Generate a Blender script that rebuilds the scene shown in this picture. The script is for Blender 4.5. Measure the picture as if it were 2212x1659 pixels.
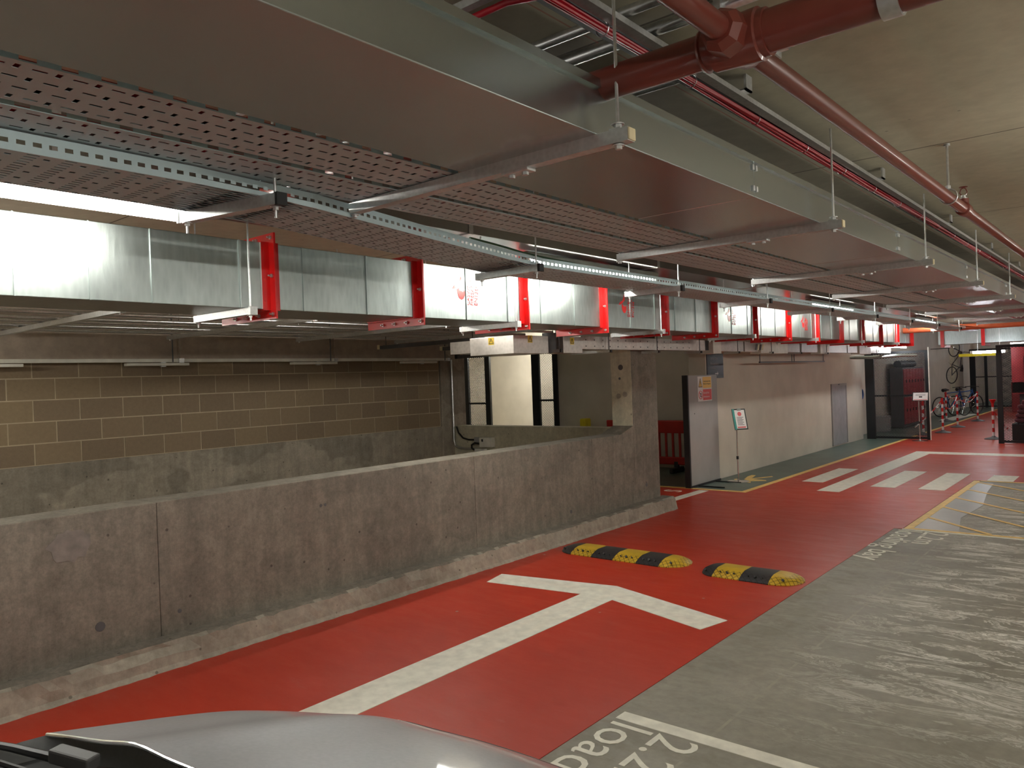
import bpy, math, random
from mathutils import Vector, Matrix
random.seed(7)
R_ = math.radians
SC = bpy.context.scene
COL = SC.collection
for _o in list(bpy.data.objects):
    bpy.data.objects.remove(_o)

# ------------------------------------------------------------------ camera
CAMH = 1.75
cd = bpy.data.cameras.new('camera')
cd.sensor_fit = 'HORIZONTAL'; cd.sensor_width = 36.0; cd.lens = 36.0 * 1661.0 / 2212.0
cd.clip_start = 0.02; cd.clip_end = 200
cam = bpy.data.objects.new('camera', cd); COL.objects.link(cam)
CR = [[0.7653110885, 0.0248573846, 0.6431804165],
      [0.6426148872, 0.0274286842, -0.7656982265],
      [-0.0366748478, 0.9993146540, 0.0050177508]]
cam.matrix_world = Matrix(((*CR[0], 0), (*CR[1], 0), (*CR[2], CAMH), (0, 0, 0, 1)))
SC.camera = cam

# ------------------------------------------------------------------ world, exposure
w = bpy.data.worlds.new('world'); SC.world = w; w.use_nodes = True
w.node_tree.nodes['Background'].inputs[0].default_value = (0.5, 0.5, 0.5, 1)
w.node_tree.nodes['Background'].inputs[1].default_value = 0.0
SC.view_settings.view_transform = 'Standard'; SC.view_settings.look = 'None'
SC.view_settings.gamma = 1.0; SC.view_settings.use_curve_mapping = False
SC.view_settings.exposure = 0.97
SC.cycles.max_bounces = 7; SC.cycles.diffuse_bounces = 5; SC.cycles.glossy_bounces = 4
SC.cycles.caustics_reflective = False; SC.cycles.caustics_refractive = False
SC.cycles.use_adaptive_sampling = True; SC.cycles.adaptive_threshold = 0.025
LAMP = 42.0                       # radiance of the fluorescent tubes
LAMP_COL = (1.0, 0.97, 0.88, 1)

# ------------------------------------------------------------------ materials
MATS = {}
def _new(name):
    m = bpy.data.materials.new(name); m.use_nodes = True
    nt = m.node_tree; b = nt.nodes['Principled BSDF']; MATS[name] = m
    return m, nt, b
def N(nt, t, **kw):
    n = nt.nodes.new(t)
    for k, v in kw.items():
        setattr(n, k, v)
    return n
def pos(nt, scale=(1, 1, 1), rot=(0, 0, 0)):
    g = N(nt, 'ShaderNodeNewGeometry'); mp = N(nt, 'ShaderNodeMapping')
    mp.inputs['Scale'].default_value = scale; mp.inputs['Rotation'].default_value = rot
    nt.links.new(g.outputs['Position'], mp.inputs['Vector'])
    return mp.outputs[0]
def noise(nt, vec, scale, detail=4, rough=0.55):
    n = N(nt, 'ShaderNodeTexNoise'); n.inputs['Scale'].default_value = scale
    n.inputs['Detail'].default_value = detail; n.inputs['Roughness'].default_value = rough
    nt.links.new(vec, n.inputs['Vector']); return n.outputs['Fac']
def ramp(nt, fac, stops):
    r = N(nt, 'ShaderNodeValToRGB'); e = r.color_ramp.elements
    while len(e) > 1: e.remove(e[-1])
    e[0].position = stops[0][0]; e[0].color = stops[0][1]
    for p, c in stops[1:]:
        x = e.new(p); x.color = c
    nt.links.new(fac, r.inputs[0]); return r.outputs[0]
def mix(nt, fac, a, b, mode='MIX'):
    m = N(nt, 'ShaderNodeMix', data_type='RGBA', blend_type=mode)
    for s, v in ((m.inputs[0], fac), (m.inputs[6], a), (m.inputs[7], b)):
        if hasattr(v, 'links') or hasattr(v, 'is_linked'): nt.links.new(v, s)
        else: s.default_value = v
    return m.outputs[2]
def g(v): return (v, v, v, 1)
def bump(nt, b, h, strength=0.3, dist=0.01):
    n = N(nt, 'ShaderNodeBump'); n.inputs['Strength'].default_value = strength; n.inputs['Distance'].default_value = dist
    nt.links.new(h, n.inputs['Height']); nt.links.new(n.outputs[0], b.inputs['Normal'])

def plain(name, col, rough=0.5, metal=0.0, var=0.12, nscale=6, bumpy=0.0, coat=0.0):
    m, nt, b = _new(name)
    v = pos(nt); f = noise(nt, v, nscale)
    lo = tuple(c * (1 - var) for c in col) + (1,); hi = tuple(min(1, c * (1 + var)) for c in col) + (1,)
    nt.links.new(ramp(nt, f, [(0.3, lo), (0.7, hi)]), b.inputs['Base Color'])
    b.inputs['Roughness'].default_value = rough; b.inputs['Metallic'].default_value = metal
    b.inputs['Coat Weight'].default_value = coat
    if bumpy: bump(nt, b, noise(nt, v, nscale * 12), bumpy, 0.004)
    return m

def concrete(name, dark, light, rough=0.85, streak=0.0, blot=0.5, scale=1.0, pits=True, fine=0.0):
    m, nt, b = _new(name)
    v = pos(nt)
    f1 = noise(nt, v, 0.55 * scale, 6, 0.6); f2 = noise(nt, v, 9 * scale, 6, 0.65)
    c1 = ramp(nt, f1, [(0.32, (*dark, 1)), (0.68, (*light, 1))])
    c = mix(nt, 0.35, c1, ramp(nt, f2, [(0.3, (*[x * .6 for x in dark], 1)), (0.7, (*[x * 1.25 for x in light], 1))]))
    if streak:
        vs = pos(nt, (5.0, 5.0, 0.35)); fs = noise(nt, vs, 1.6, 5, 0.6)
        c = mix(nt, streak, c, ramp(nt, fs, [(0.35, g(0.45)), (0.62, g(1.2))]), 'MULTIPLY')
    if blot:
        vb = pos(nt, (1.0, 1.0, 1.4)); fb = noise(nt, vb, 1.3, 3, 0.5)
        c = mix(nt, blot, c, ramp(nt, fb, [(0.44, g(0.55)), (0.475, g(1.0))]), 'MULTIPLY')
    if fine:
        ff = noise(nt, v, 45, 8, 0.75)
        c = mix(nt, fine, c, ramp(nt, ff, [(0.32, g(0.45)), (0.5, g(1.0)), (0.68, g(1.5))]), 'MULTIPLY')
        fs2 = noise(nt, pos(nt, (14, 14, 1.6)), 1.0, 6, 0.7)
        c = mix(nt, fine, c, ramp(nt, fs2, [(0.34, g(0.7)), (0.5, g(1.0)), (0.66, g(1.25))]), 'MULTIPLY')
    if pits:
        vo = N(nt, 'ShaderNodeTexVoronoi'); vo.inputs['Scale'].default_value = 7
        nt.links.new(v, vo.inputs['Vector'])
        c = mix(nt, 0.8, c, ramp(nt, vo.outputs['Distance'], [(0.055, g(0.3)), (0.085, g(1))]), 'MULTIPLY')
    nt.links.new(c, b.inputs['Base Color']); b.inputs['Roughness'].default_value = rough
    bump(nt, b, f2, 0.25, 0.01)
    return m

def galv(name, col, rough=0.36, metal=1.0, spangle=18, streak=False, smooth=False):
    m, nt, b = _new(name)
    v = pos(nt, (1, 1, .25) if streak else (1, 1, 1)); vo = N(nt, 'ShaderNodeTexVoronoi'); vo.inputs['Scale'].default_value = spangle
    nt.links.new(v, vo.inputs['Vector'])
    f = noise(nt, v, 1.2, 2, 0.4) if smooth else noise(nt, v, 5, 6, 0.6)
    c = mix(nt, 0.06 if smooth else 0.35, (*col, 1), ramp(nt, vo.outputs['Distance'], [(0, tuple(x * .7 for x in col) + (1,)), (0.9, tuple(min(1, x * 1.25) for x in col) + (1,))]))
    c = mix(nt, 0.0 if smooth else 0.5, c, ramp(nt, f, [(0.3, g(0.7)), (0.7, g(1.1))]), 'MULTIPLY')
    nt.links.new(c, b.inputs['Base Color']); b.inputs['Metallic'].default_value = metal
    r = N(nt, 'ShaderNodeMapRange'); nt.links.new(f, r.inputs[0])
    r.inputs[3].default_value = rough - (.0 if smooth else .07); r.inputs[4].default_value = rough + (.0 if smooth else .09)
    nt.links.new(r.outputs[0], b.inputs['Roughness'])
    if streak: bump(nt, b, noise(nt, pos(nt, (6, 6, 1.2)), 4, 4), 0.12, 0.01)
    return m

concrete('wall_concrete', (0.185, 0.163, 0.132), (0.27, 0.24, 0.198), streak=0.18, blot=0.3, fine=0.42)
concrete('ramp_concrete', (0.34, 0.295, 0.235), (0.48, 0.42, 0.34), streak=0.2, blot=0.6, fine=0.3)
concrete('pale_concrete', (0.54, 0.50, 0.38), (0.66, 0.62, 0.48), streak=0.2, blot=0.1, scale=2)  # light on the pier end and ramp end wall is put into this paleness
concrete('kerb_concrete', (0.30, 0.27, 0.22), (0.44, 0.40, 0.33), streak=0.2, blot=0.35, scale=2.5)
concrete('beam_concrete', (0.40, 0.325, 0.265), (0.47, 0.385, 0.32), streak=0.0, blot=0.06, pits=False)
plain('mortar', (0.62, 0.52, 0.36), 0.9)
plain('patch_mortar', (0.225, 0.20, 0.18), 0.8, 0, 0.2, 14, 0.2)
plain('white_wall', (0.62, 0.575, 0.50), 0.7, 0, 0.09, 1.6, 0.05)
plain('white_paint', (0.78, 0.78, 0.75), 0.5)
plain('cream_metal', (0.82, 0.80, 0.72), 0.4)
plain('line_white', (0.83, 0.81, 0.71), 0.5, 0, 0.12, 12)
plain('line_yellow', (0.85, 0.58, 0.18), 0.5, 0, 0.15, 12)
plain('green_coating', (0.085, 0.125, 0.105), 0.38, 0, 0.2, 2.0)
plain('grey_blue_coating', (0.33, 0.33, 0.33), 0.35, 0, 0.1, 2.0)
plain('black_rubber', (0.02, 0.02, 0.022), 0.55)
plain('black_metal', (0.012, 0.014, 0.018), 0.4)
plain('black_cable', (0.015, 0.015, 0.015), 0.45)
plain('red_gloss', (0.72, 0.012, 0.012), 0.28, 0, 0.08, 9, 0, 0.3)
plain('red_cable', (0.40, 0.006, 0.016), 0.4)
plain('pipe_red', (0.19, 0.042, 0.030), 0.36, 0, 0.1, 6, 0.02, 0.2)
plain('post_red', (0.62, 0.02, 0.02), 0.4)
plain('post_white', (0.85, 0.83, 0.82), 0.4)
plain('orange_pipe', (0.62, 0.14, 0.06), 0.4)
plain('barrier_red', (0.42, 0.02, 0.015), 0.45)
plain('locker_red', (0.38, 0.035, 0.04), 0.4)
plain('maroon_cloth', (0.20, 0.035, 0.06), 0.6, 0, 0.3, 5)
plain('grey_panel', (0.36, 0.35, 0.345), 0.4, 0, 0.08, 2.5)
plain('grey_door', (0.34, 0.34, 0.36), 0.45)
plain('dark_grey', (0.10, 0.10, 0.105), 0.5)
plain('sign_dark', (0.035, 0.042, 0.052), 0.3)
plain('sign_white', (0.85, 0.83, 0.82), 0.35, 0, 0.02)
plain('sign_yellow', (0.90, 0.60, 0.16), 0.35, 0, 0.02)
plain('sign_red', (0.75, 0.12, 0.13), 0.35, 0, 0.02)
plain('sign_black', (0.02, 0.02, 0.02), 0.35)
plain('sign_teal', (0.05, 0.32, 0.28), 0.3)
plain('warning_yellow', (0.80, 0.55, 0.02), 0.4)
plain('cap_cream', (0.80, 0.69, 0.44), 0.5)
plain('green_cable', (0.02, 0.09, 0.03), 0.4)
plain('blue_hose', (0.03, 0.12, 0.38), 0.4)
plain('yellow_guard', (0.75, 0.62, 0.03), 0.5)
plain('chrome', (0.75, 0.75, 0.74), 0.15, 1.0)
galv('galv_dull', (0.30, 0.30, 0.285), 0.3, 1.0, 60, False, True)
galv('galv_duct', (0.50, 0.555, 0.555), 0.27, 1.0, 60, False, True)
galv('galv_fire_duct', (0.40, 0.445, 0.435), 0.36, 1.0, 40, True)
galv('galv_strut', (0.68, 0.69, 0.69), 0.42, 0.9, 60)
galv('galv_tray', (0.55, 0.66, 0.69), 0.5, 0.75, 60, False, True)
galv('galv_conduit', (0.74, 0.75, 0.76), 0.3, 1.0, 60)
galv('busbar_metal', (0.62, 0.58, 0.54), 0.4, 0.85, 30)

# ceiling: board-marked concrete with pour joints and snapped red chalk lines
m, nt, b = _new('ceiling_concrete')
v = pos(nt); f1 = noise(nt, v, 0.7, 6, 0.6); f2 = noise(nt, v, 11, 5, 0.6)
c = mix(nt, 0.3, ramp(nt, f1, [(0.35, (0.44, 0.40, 0.295, 1)), (0.66, (0.58, 0.535, 0.40, 1))]),
        ramp(nt, f2, [(0.3, (0.34, 0.31, 0.23, 1)), (0.7, (0.62, 0.575, 0.44, 1))]))
sp = N(nt, 'ShaderNodeSeparateXYZ'); nt.links.new(v, sp.inputs[0])
def line(nt, s, at, wd, period=None):
    a = N(nt, 'ShaderNodeMath', operation='SUBTRACT'); nt.links.new(s, a.inputs[0]); a.inputs[1].default_value = at
    o = a.outputs[0]
    if period:
        p = N(nt, 'ShaderNodeMath', operation='PINGPONG'); nt.links.new(o, p.inputs[0]); p.inputs[1].default_value = period / 2; o = p.outputs[0]
    else:
        p = N(nt, 'ShaderNodeMath', operation='ABSOLUTE'); nt.links.new(o, p.inputs[0]); o = p.outputs[0]
    q = N(nt, 'ShaderNodeMath', operation='LESS_THAN'); nt.links.new(o, q.inputs[0]); q.inputs[1].default_value = wd
    return q.outputs[0]
c = mix(nt, line(nt, sp.outputs[1], 4.82, 0.006, 2.44), c, (0.12, 0.10, 0.07, 1))
for xx in (-1.535, -1.165):
    lf = N(nt, 'ShaderNodeMath', operation='MULTIPLY'); nt.links.new(line(nt, sp.outputs[0], xx, 0.004), lf.inputs[0]); lf.inputs[1].default_value = 0.5
    c = mix(nt, lf.outputs[0], c, (0.42, 0.06, 0.04, 1))
vo = N(nt, 'ShaderNodeTexVoronoi'); vo.inputs['Scale'].default_value = 4; nt.links.new(v, vo.inputs['Vector'])
c = mix(nt, 0.7, c, ramp(nt, vo.outputs['Distance'], [(0.03, g(0.35)), (0.05, g(1))]), 'MULTIPLY')
nt.links.new(c, b.inputs['Base Color']); b.inputs['Roughness'].default_value = 0.75; bump(nt, b, f2, 0.15, 0.006)

# red resin lane: smooth and glossy, dusty scuffs, a few chips
m, nt, b = _new('red_coating')
v = pos(nt); f1 = noise(nt, v, 0.8, 5); f2 = noise(nt, pos(nt, (1.0, 3.0, 1)), 2.2, 7, 0.7)
c = ramp(nt, f1, [(0.3, (0.40, 0.028, 0.010, 1)), (0.7, (0.48, 0.037, 0.014, 1))])
c = mix(nt, ramp(nt, f2, [(0.60, g(0)), (0.80, g(0.32))]), c, (0.50, 0.26, 0.24, 1))
vo = N(nt, 'ShaderNodeTexVoronoi'); vo.inputs['Scale'].default_value = 2.6; nt.links.new(v, vo.inputs['Vector'])
c = mix(nt, ramp(nt, vo.outputs['Distance'], [(0.028, g(0.9)), (0.036, g(0))]), c, (0.45, 0.38, 0.34, 1))
nt.links.new(c, b.inputs['Base Color'])
nt.links.new(ramp(nt, f2, [(0.3, g(0.34)), (0.75, g(0.52))]), b.inputs['Roughness']); b.inputs['Specular IOR Level'].default_value = 0.4
bump(nt, b, noise(nt, v, 70, 3), 0.05, 0.004)

# grey slab: trowelled concrete, worn seal coat left in torn streaks
m, nt, b = _new('floor_concrete')
v = pos(nt); f1 = noise(nt, v, 0.9, 7, 0.62); f2n = N(nt, 'ShaderNodeTexNoise'); nt.links.new(pos(nt, (1.1, 3.4, 1), (0, 0, R_(10))), f2n.inputs['Vector'])
f2n.inputs['Scale'].default_value = 1.9; f2n.inputs['Detail'].default_value = 12; f2n.inputs['Roughness'].default_value = 0.66; f2n.inputs['Distortion'].default_value = 0.9
f2 = f2n.outputs['Fac']
f3 = noise(nt, v, 16, 5, 0.6); f4 = noise(nt, v, 0.35, 3)
c = ramp(nt, f1, [(0.3, (0.19, 0.175, 0.138, 1)), (0.7, (0.33, 0.31, 0.257, 1))])
c = mix(nt, 0.4, c, ramp(nt, f3, [(0.3, g(0.6)), (0.7, g(1.25))]), 'MULTIPLY')
ms = N(nt, 'ShaderNodeSeparateXYZ'); nt.links.new(v, ms.inputs[0])
# torn seal coat kept off the lane edge; some gloss is put into its white
zr = N(nt, 'ShaderNodeMapRange'); nt.links.new(ms.outputs[0], zr.inputs[0]); zr.inputs[1].default_value = -2.0; zr.inputs[2].default_value = -1.2
zy = N(nt, 'ShaderNodeMapRange'); nt.links.new(ms.outputs[1], zy.inputs[0]); zy.inputs[1].default_value = 3.2; zy.inputs[2].default_value = 5.2
zm = N(nt, 'ShaderNodeMath', operation='MULTIPLY'); nt.links.new(zr.outputs[0], zm.inputs[0]); nt.links.new(zy.outputs[0], zm.inputs[1])
tf = ramp(nt, f2, [(0.50, g(0)), (0.52, g(0.7)), (0.55, g(0.15)), (0.575, g(0.1)), (0.59, g(1.0)), (0.63, g(0.5)), (0.66, g(1))])
tz = N(nt, 'ShaderNodeMath', operation='MULTIPLY'); nt.links.new(tf, tz.inputs[0]); nt.links.new(zm.outputs[0], tz.inputs[1])
c = mix(nt, tz.outputs[0], c, (0.82, 0.80, 0.75, 1))
jl = N(nt, 'ShaderNodeMath', operation='MULTIPLY'); nt.links.new(line(nt, ms.outputs[0], -1.69, 0.008), jl.inputs[0])
nt.links.new(ramp(nt, noise(nt, v, 3.5, 6, .7), [(0.45, g(0)), (0.6, g(0.8))]), jl.inputs[1])
c = mix(nt, jl.outputs[0], c, (0.36, 0.33, 0.26, 1))
nt.links.new(c, b.inputs['Base Color'])
nt.links.new(ramp(nt, f2, [(0.40, g(0.44)), (0.50, g(0.5)), (0.52, g(0.62)), (0.7, g(0.55))]), b.inputs['Roughness'])
bump(nt, b, f2, 0.06, 0.01)

# concrete blocks: each block its own tone
m, nt, b = _new('block')
oi = N(nt, 'ShaderNodeObjectInfo'); v = pos(nt); f = noise(nt, v, 25, 5, 0.7); f1 = noise(nt, v, 0.5, 3)
c = ramp(nt, oi.outputs['Random'], [(0, (0.265, 0.195, 0.128, 1)), (0.55, (0.305, 0.225, 0.146, 1)), (1, (0.35, 0.262, 0.16, 1))])
c = mix(nt, 0.4, c, ramp(nt, f, [(0.3, g(0.72)), (0.7, g(1.2))]), 'MULTIPLY')
nt.links.new(c, b.inputs['Base Color']); b.inputs['Roughness'].default_value = 0.9; bump(nt, b, f, 0.3, 0.006)

# speed hump rubber with a moulded diamond tread
def hump(name, col):
    m, nt, b = _new(name)
    v = pos(nt); s = N(nt, 'ShaderNodeSeparateXYZ'); nt.links.new(v, s.inputs[0])
    hs = []
    for sg in (1, -1):
        a = N(nt, 'ShaderNodeMath', operation='MULTIPLY'); nt.links.new(s.outputs[1], a.inputs[0]); a.inputs[1].default_value = sg
        d = N(nt, 'ShaderNodeMath', operation='ADD'); nt.links.new(s.outputs[0], d.inputs[0]); nt.links.new(a.outputs[0], d.inputs[1])
        p = N(nt, 'ShaderNodeMath', operation='PINGPONG'); nt.links.new(d.outputs[0], p.inputs[0]); p.inputs[1].default_value = 0.026
        q = N(nt, 'ShaderNodeMath', operation='GREATER_THAN'); nt.links.new(p.outputs[0], q.inputs[0]); q.inputs[1].default_value = 0.0035
        hs.append(q.outputs[0])
    mn = N(nt, 'ShaderNodeMath', operation='MINIMUM'); nt.links.new(hs[0], mn.inputs[0]); nt.links.new(hs[1], mn.inputs[1])
    tread = N(nt, 'ShaderNodeMath', operation='LESS_THAN'); nt.links.new(s.outputs[2], tread.inputs[0]); tread.inputs[1].default_value = 0.052
    inv = N(nt, 'ShaderNodeMath', operation='SUBTRACT'); inv.inputs[0].default_value = 1; nt.links.new(tread.outputs[0], inv.inputs[1])
    mx = N(nt, 'ShaderNodeMath', operation='MAXIMUM'); nt.links.new(mn.outputs[0], mx.inputs[0]); nt.links.new(inv.outputs[0], mx.inputs[1])
    f = noise(nt, v, 9)
    c = ramp(nt, f, [(0.3, tuple(x * .75 for x in col) + (1,)), (0.7, (*col, 1))])
    c = mix(nt, mx.outputs[0], tuple(x * 0.22 for x in col) + (1,), c)
    nt.links.new(c, b.inputs['Base Color']); b.inputs['Roughness'].default_value = 0.42
    bump(nt, b, mx.outputs[0], 0.6, 0.006)
hump('hump_yellow', (0.66, 0.42, 0.03)); hump('hump_black', (0.035, 0.035, 0.037))

m, nt, b = _new('car_silver')
f = noise(nt, pos(nt), 90, 4); nt.links.new(ramp(nt, f, [(0.3, (0.46, 0.48, 0.51, 1)), (0.7, (0.51, 0.53, 0.56, 1))]), b.inputs['Base Color'])
b.inputs['Metallic'].default_value = 0.35; b.inputs['Roughness'].default_value = 0.4; b.inputs['Coat Weight'].default_value = 0.7; b.inputs['Coat Roughness'].default_value = 0.06
m, nt, b = _new('glass_dark')
nt.links.new(ramp(nt, noise(nt, pos(nt), 3), [(0.3, (0.012, 0.014, 0.016, 1)), (0.7, (0.02, 0.022, 0.025, 1))]), b.inputs['Base Color'])
b.inputs['Roughness'].default_value = 0.05
def emit(name, col, s):
    m, nt, b = _new(name)
    b.inputs['Base Color'].default_value = (0.9, 0.9, 0.9, 1)
    b.inputs['Emission Color'].default_value = col; b.inputs['Emission Strength'].default_value = s
emit('lamp_tube', LAMP_COL, LAMP)
emit('lamp_diffuser', LAMP_COL, LAMP * 0.6)
emit('fill_tube_dim', LAMP_COL, LAMP * 0.10)  # only for the fill lamp added over the recess
emit('lamp_tube_cool', (0.92, 0.96, 1.0, 1), LAMP * 0.8)

# ------------------------------------------------------------------ geometry helpers
class MB:
    def __init__(s): s.v = []; s.f = []; s.smooth = False
    def quad(s, a, b, c, d):
        i = len(s.v); s.v += [tuple(a), tuple(b), tuple(c), tuple(d)]; s.f.append((i, i + 1, i + 2, i + 3)); return s
    def box(s, x0, y0, z0, x1, y1, z1):
        i = len(s.v)
        s.v += [(x0, y0, z0), (x1, y0, z0), (x1, y1, z0), (x0, y1, z0), (x0, y0, z1), (x1, y0, z1), (x1, y1, z1), (x0, y1, z1)]
        s.f += [tuple(i + k for k in q) for q in ((0, 3, 2, 1), (4, 5, 6, 7), (0, 1, 5, 4), (1, 2, 6, 5), (2, 3, 7, 6), (3, 0, 4, 7))]
        return s
    def prism(s, pts, vec):
        n = len(pts); i = len(s.v); vec = Vector(vec)
        s.v += [tuple(p) for p in pts] + [tuple(Vector(p) + vec) for p in pts]
        s.f.append(tuple(i + k for k in reversed(range(n)))); s.f.append(tuple(i + n + k for k in range(n)))
        for k in range(n):
            j = (k + 1) % n; s.f.append((i + k, i + j, i + n + j, i + n + k))
        return s
    def bar(s, p0, p1, wd, ht, up=(0, 0, 1)):
        p0 = Vector(p0); p1 = Vector(p1); d = (p1 - p0).normalized(); u = Vector(up)
        sx = d.cross(u)
        if sx.length < 1e-5: sx = d.cross(Vector((1, 0, 0)))
        sx.normalize(); u = sx.cross(d).normalized()
        pts = [p0 + sx * a * wd / 2 + u * b_ * ht / 2 for a, b_ in ((-1, -1), (1, -1), (1, 1), (-1, 1))]
        return s.prism(pts, p1 - p0)
    def path(s, pts, r, n=10, caps=True):
        s.smooth = True
        pts = [Vector(p) for p in pts]; i0 = len(s.v); prev = None
        for k, p in enumerate(pts):
            d = (pts[min(k + 1, len(pts) - 1)] - pts[max(k - 1, 0)]).normalized()
            if prev is None:
                a = d.cross(Vector((0, 0, 1)))
                if a.length < 1e-3: a = d.cross(Vector((1, 0, 0)))
            else:
                a = prev - d * prev.dot(d)
            a.normalize(); prev = a; bb = d.cross(a)
            rr = r[k] if isinstance(r, (list, tuple)) else r
            for q in range(n):
                t = 2 * math.pi * q / n
                s.v.append(tuple(p + (a * math.cos(t) + bb * math.sin(t)) * rr))
        for k in range(len(pts) - 1):
            for q in range(n):
                a0 = i0 + k * n + q; a1 = i0 + k * n + (q + 1) % n
                s.f.append((a0, a1, a1 + n, a0 + n))
        if caps:
            s.f.append(tuple(i0 + q for q in reversed(range(n)))); e = i0 + (len(pts) - 1) * n
            s.f.append(tuple(e + q for q in range(n)))
        return s
    def tube(s, p0, p1, r, n=12): return s.path([p0, p1], r, n)
    def lathe(s, prof, c, n=20):
        s.smooth = True
        i0 = len(s.v)
        for r, z in prof:
            for q in range(n):
                t = 2 * math.pi * q / n; s.v.append((c[0] + r * math.cos(t), c[1] + r * math.sin(t), c[2] + z))
        for k in range(len(prof) - 1):
            for q in range(n):
                a0 = i0 + k * n + q; a1 = i0 + k * n + (q + 1) % n
                s.f.append((a0, a1, a1 + n, a0 + n))
        s.f.append(tuple(i0 + q for q in reversed(range(n)))); e = i0 + (len(prof) - 1) * n
        s.f.append(tuple(e + q for q in range(n)))
        return s
    def torus(s, c, axis, R, r, n=28, m=8):
        s.smooth = True
        ax = Vector(axis).normalized(); a = ax.cross(Vector((0, 0, 1)))
        if a.length < 1e-3: a = Vector((1, 0, 0))
        a.normalize(); bb = ax.cross(a); c = Vector(c); i0 = len(s.v)
        for k in range(n):
            t = 2 * math.pi * k / n; d = a * math.cos(t) + bb * math.sin(t)
            for q in range(m):
                u = 2 * math.pi * q / m; s.v.append(tuple(c + d * (R + r * math.cos(u)) + ax * r * math.sin(u)))
        for k in range(n):
            for q in range(m):
                a0 = i0 + k * m + q; a1 = i0 + k * m + (q + 1) % m
                b0 = i0 + ((k + 1) % n) * m + q; b1 = i0 + ((k + 1) % n) * m + (q + 1) % m
                s.f.append((a0, b0, b1, a1))
        return s
    def mesh(s, name, off=(0, 0, 0)):
        me = bpy.data.meshes.new(name)
        me.from_pydata([(x - off[0], y - off[1], z - off[2]) for x, y, z in s.v], [], s.f); me.update()
        if s.smooth:
            me.shade_smooth(); me.set_sharp_from_angle(angle=R_(38))
        return me
    def base(s):
        xs, ys, zs = zip(*s.v)
        return ((min(xs) + max(xs)) / 2, (min(ys) + max(ys)) / 2, min(zs))

def wloc(o):
    l = Vector(o.location)
    while o.parent: o = o.parent; l += Vector(o.location)
    return l
def obj(name, mb, mat, parent=None, bevel=0, label=None, kind=None):
    o0 = mb.base(); me = mb.mesh(name, o0); me.materials.append(MATS[mat])
    o = bpy.data.objects.new(name, me); COL.objects.link(o)
    o.location = Vector(o0) - (wloc(parent) if parent else Vector())
    if parent: o.parent = parent
    if bevel:
        md = o.modifiers.new('bevel', 'BEVEL'); md.width = bevel; md.segments = 2; md.limit_method = 'ANGLE'
    if label: o['label'] = label
    if kind: o['kind'] = kind
    return o
def tag(o, label, cat, group=None):
    o['label'] = label; o['category'] = cat
    if group: o['group'] = group
    return o
def thing(name, label, cat, loc=(0, 0, 0), group=None):
    o = bpy.data.objects.new(name, None); COL.objects.link(o); o.location = loc; o.empty_display_size = 0.1
    return tag(o, label, cat, group)
def struct(name, mb, mat, bevel=0):
    return obj(name, mb, mat, None, bevel, None, 'structure')
def B(*a): return MB().box(*a)
ORD = ['nearest', 'second nearest', 'third nearest', 'fourth nearest', 'fifth nearest', 'sixth nearest', 'seventh nearest',
       'eighth nearest', 'ninth nearest', 'tenth nearest', 'eleventh nearest', 'twelfth nearest', 'thirteenth nearest', 'fourteenth nearest']

def text_mesh(s, size, depth=0.002, align='LEFT'):
    cu = bpy.data.curves.new('text', 'FONT'); cu.body = s; cu.size = size; cu.extrude = depth; cu.align_x = align
    cu.resolution_u = 3
    o = bpy.data.objects.new('text', cu); COL.objects.link(o)
    dg = bpy.context.evaluated_depsgraph_get(); dg.update()
    me = bpy.data.meshes.new_from_object(o.evaluated_get(dg))
    bpy.data.objects.remove(o); bpy.data.curves.remove(cu)
    return me
def text(name, s, size, origin, right, up, mat, parent=None, depth=0.002, align='LEFT', sx=1.0, smat=None):
    """flat lettering standing in the plane spanned by right / up"""
    me = text_mesh(s, size, depth, align)
    r = Vector(right).normalized(); u = Vector(up).normalized(); n = r.cross(u); o0 = Vector(origin)
    for v in me.vertices:
        p = r * v.co.x * sx + u * v.co.y + n * v.co.z; v.co = p
    me.materials.clear(); me.materials.append(MATS[mat])
    o = bpy.data.objects.new(name, me); COL.objects.link(o)
    o.location = o0 - (wloc(parent) if parent else Vector())
    if parent: o.parent = parent
    return o

# ================================================================== STRUCTURE
CEIL = 2.97
WX = -5.01            # lane face of the ramp parapet
BX = -8.88            # block wall
fl = MB().box(-5.31, -8, -0.25, 8, 40, 0).box(-14, 9.25, -0.25, -5.31, 40, 0)
floor = struct('floor', fl, 'floor_concrete')
def paint(name, poly, mat, z0=0.0, z1=0.003, parent=None, **k):
    return obj(name, MB().prism([(x, y, z0) for x, y in poly], (0, 0, z1 - z0)), mat, parent, **k)
paint('red_coating', [(-4.83, -8), (-2.23, -8), (-2.22, 8.97), (-2.14, 8.97), (-2.14, 13.2), (8, 13.2), (8, 40), (-4.62, 40),
                      (-4.64, 10.66), (-9.5, 10.66), (-9.5, 9.26), (-5.31, 9.26), (-5.31, 8.98), (-4.83, 8.98)], 'red_coating', parent=floor)
paint('green_coating', [(-5.55, 10.66), (-4.64, 10.66), (-4.62, 40), (-5.9, 40), (-5.9, 19.92), (-5.55, 19.92)], 'green_coating', parent=floor)
paint('recess_coating', [(-13.5, 10.66), (-5.55, 10.66), (-5.55, 11.45), (-5.85, 11.45), (-5.85, 12.9), (-13.5, 12.9)], 'green_coating', parent=floor)
paint('bay_coating', [(-2.05, 9.04), (-1.62, 9.04), (-1.75, 9.9), (-1.68, 10.9), (-1.8, 12.0), (-1.85, 12.9), (-2.05, 12.9)], 'grey_blue_coating', parent=floor)

struct('ceiling', B(-14, -8, CEIL, 8, 40, CEIL + 0.2), 'ceiling_concrete')

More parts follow.
